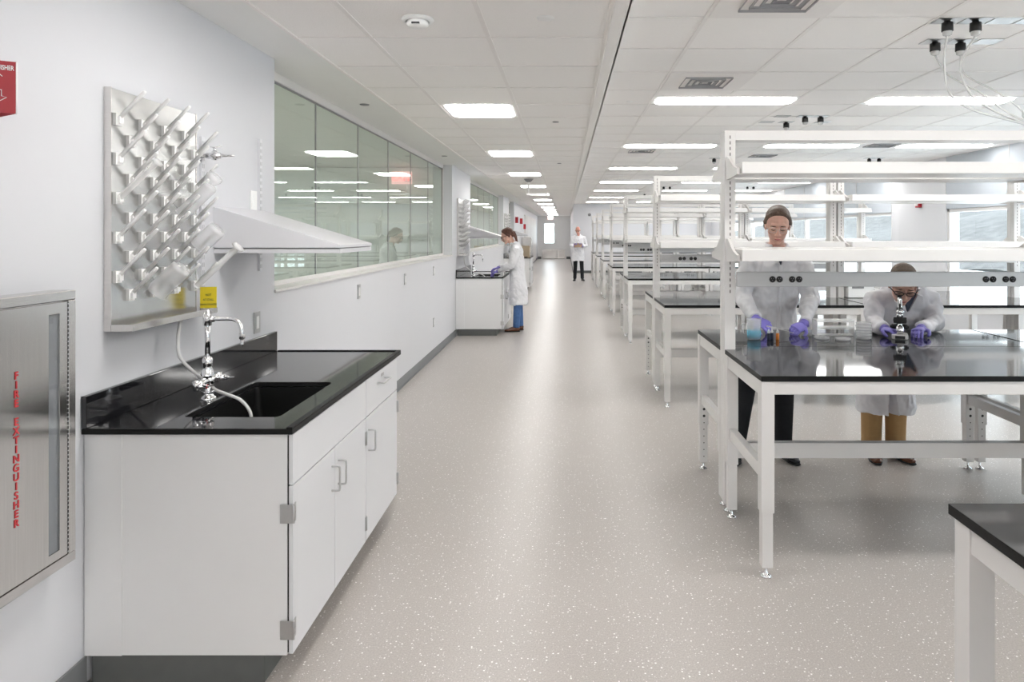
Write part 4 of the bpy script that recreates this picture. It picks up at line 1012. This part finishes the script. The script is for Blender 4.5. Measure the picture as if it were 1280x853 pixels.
    if not K.get('notch'):
        bm = nb(); pr = [(Vector(c[0])+Vector((.004, -c[1][1]-.001, 0)), c[1]) for c in cs[3:]]
        tube(bm, [p for p, _ in pr], [(.014, .004)]*len(pr), 8, side=(1, 0, 0)); obj('placket', bm, K.get('coat_mat', 'coat'), co)
    if K.get('gloves'):
        for a in 'LR':
            h = K['hand'+a]; bm = nb(); add_hand(bm, V['wr'+a], h[0], h[1], h[2], h[3], 1.04)
            el, wr = V['el'+a], V['wr'+a]; dv = (wr-el).normalized(); tube(bm, [wr-dv*.05, wr, wr+Vector(h[0]).normalized()*.02], [.031, .029, .026], 14)
            obj('glove', bm, 'glove', t, remesh=.0032, smooth=2)
    return t

# woman at the bench, weight to one side, looking down at her hands
figure('person', 'woman in white lab coat and clear safety glasses working with purple gloves at the bench', (1.40, 4.78, 0), 0,
  dict(head=(.036, -.13, 1.625), neck=(.055, -.05, 1.475), chest=(.055, -.01, 1.30), pelvis=(.03, .02, .93),
       shL=(-.125, -.02, 1.40), elL=(-.185, -.07, 1.13), wrL=(-.155, -.30, 1.010), shR=(.235, -.02, 1.40), elR=(.275, -.10, 1.13), wrR=(.135, -.36, .985),
       hipL=(-.06, .02, .88), knL=(-.15, 0, .48), anL=(-.21, .02, .08), hipR=(.12, .02, .88), knR=(.12, 0, .48), anR=(.125, .04, .08)),
  dict(head_rot=(20, -15, 3), hs=1.03, hair='hairdark', hair_style='bun', glasses='clear', trousers='blackcloth', shoes='blackleather', toeL=(-.28, -1, 0), toeR=(.25, -1, 0), leg_r=1.0,
       gloves=True, handL=((.55, -.75, -.32), (-.35, -.3, .85), 1, .85), handR=((-.80, -.55, -.22), (.1, -.5, .85), -1, .8),
       coat=[((.055, -.045, 1.475), (.06, .055)), ((.055, -.03, 1.455), (.10, .07)), ((.055, -.015, 1.42), (.155, .095)), ((.055, -.01, 1.36), (.175, .115)), ((.055, -.01, 1.22), (.168, .120)), ((.045, .0, 1.05), (.160, .115)), ((.035, .01, .92), (.175, .130)), ((.03, .01, .75), (.19, .14)), ((.03, .01, .60), (.20, .145)), ((.03, .01, .565), (.198, .143))],
       vee=(.055, -.142, 1.36)))
# man bent over the microscope, forearms on the bench
figure('person', 'man in white lab coat and black glasses leaning down to the microscope', (2.245, 4.85, 0), 0,
  dict(head=(-.115, -.515, 1.245), neck=(0.0, -.33, 1.20), chest=(.02, -.20, 1.08), pelvis=(.02, .05, .80),
       shL=(-.165, -.22, 1.13), elL=(-.215, -.335, .985), wrL=(-.225, -.50, .968), shR=(.205, -.22, 1.13), elR=(.185, -.335, .985), wrR=(.01, -.49, .968),
       hipL=(-.075, .06, .76), knL=(-.085, -.01, .42), anL=(-.095, -.02, .07), hipR=(.09, .06, .76), knR=(.085, -.01, .42), anR=(.075, -.02, .07)),
  dict(head_rot=(30, -18, 4), hair='hairgrey', hair_style='short', glasses='black', skin='skin', trousers='tan', shoes='brownleather', toeL=(-.18, -1, 0), toeR=(.2, -1, 0), leg_r=1.06,
       gloves=True, coat_mat='coat2', notch=[0]*6+[.001, .010, .020, .022], handL=((.35, -1, -.05), (0, .15, 1), 1, .55), handR=((-.62, -.75, -.05), (0, .15, 1), -1, .55),
       coat=[((.0, -.33, 1.205), (.065, .06)), ((.0, -.29, 1.19), (.14, .085)), ((.02, -.23, 1.14), (.19, .12)), ((.02, -.17, 1.03), (.195, .13)), ((.02, -.06, .90), (.175, .13)), ((.02, .03, .78), (.17, .14)), ((.02, .03, .60), (.182, .155)), ((.02, .02, .45), (.195, .165)), ((.02, .02, .335), (.198, .168)), ((.02, .02, .31), (.196, .166))],
       vee=(-.01, -.36, 1.06), fwd=(0, -.85, -.5)))
# woman at the second sink, seen from her side
figure('person', 'woman with auburn ponytail in long lab coat and blue jeans at the second sink', (-.775, 11.0, 0), -PI/2,
  dict(head=(0, -.165, 1.525), neck=(0, -.06, 1.395), chest=(0, -.02, 1.22), pelvis=(0, .02, .88),
       shL=(-.16, -.01, 1.31), elL=(-.205, -.09, 1.06), wrL=(-.10, -.31, 1.01), shR=(.16, -.01, 1.31), elR=(.205, -.08, 1.06), wrR=(.12, -.30, .965),
       hipL=(-.07, .02, .84), knL=(-.09, .02, .46), anL=(-.10, .04, .08), hipR=(.07, .02, .84), knR=(.08, .01, .46), anR=(.08, -.01, .08)),
  dict(head_rot=(24, 0, 0), hair='hairred', hair_style='tail', glasses='black', trousers='jeans', shoes='brownleather', toeL=(0, -1, 0), toeR=(.1, -1, 0), leg_r=.9,
       gloves=True, handL=((.3, -.9, -.2), (0, -.2, 1), 1, .6), handR=((-.25, -.9, -.3), (0, -.2, 1), -1, .6),
       coat=[((0, -.06, 1.40), (.055, .055)), ((0, -.045, 1.38), (.10, .075)), ((0, -.03, 1.33), (.15, .10)), ((0, -.02, 1.26), (.17, .115)), ((0, 0, 1.1), (.16, .12)), ((0, .0, .95), (.165, .12)), ((0, .01, .8), (.185, .13)), ((0, .02, .6), (.195, .145)), ((0, .02, .455), (.20, .15)), ((0, .02, .43), (.198, .148))],
       vee=(0, -.155, 1.24)))
# man far down the room with a clipboard
figure('person', 'bald man in white lab coat holding a clipboard, standing far down the corridor', (.42, 22.5, 0), 0,
  dict(head=(-.02, -.04, 1.655), neck=(0, 0, 1.50), chest=(0, 0, 1.33), pelvis=(0, 0, .95),
       shL=(-.18, 0, 1.42), elL=(-.24, .0, 1.15), wrL=(-.14, -.22, 1.13), shR=(.18, 0, 1.42), elR=(.25, .0, 1.15), wrR=(.11, -.22, 1.13),
       hipL=(-.09, 0, .90), knL=(-.10, -.01, .49), anL=(-.12, 0, .08), hipR=(.09, 0, .90), knR=(.11, -.01, .49), anR=(.13, 0, .08)),
  dict(head_rot=(16, -8, 0), skin='skin2', trousers='blackcloth', shoes='blackleather', toeL=(-.2, -1, 0), toeR=(.3, -1, 0), leg_r=.92, glasses='black', brow='hairgrey',
       gloves=True, handL=((.5, -.6, .35), (-.5, -.2, -.6), -1, .7), handR=((-.5, -.6, .35), (.5, -.2, -.6), 1, .7),
       coat=[((0, 0, 1.50), (.06, .06)), ((0, 0, 1.48), (.11, .075)), ((0, 0, 1.43), (.165, .10)), ((0, 0, 1.36), (.185, .12)), ((0, 0, 1.2), (.18, .125)), ((0, 0, 1.0), (.175, .125)), ((0, 0, .85), (.20, .14)), ((0, 0, .68), (.215, .15)), ((0, 0, .65), (.213, .148))],
       vee=(0, -.14, 1.30)))
t = thing('clipboard', 'brown clipboard held at the chest by the man down the corridor', 'clipboard', (.40, 22.18, 1.17)); t.rotation_euler = (math.radians(-50), 0, math.radians(-6))
bm = nb(); box(bm, -.13, .13, -.003, .003, -.10, .10); obj('board', bm, 'clipboard', t, bevel=.002)
bm = nb(); box(bm, -.11, .11, .0032, .004, -.09, .08); obj('paper', bm, 'whitetext', t)
bm = nb(); box(bm, -.04, .04, .004, .012, .075, .10); obj('clip', bm, 'nickel', t)
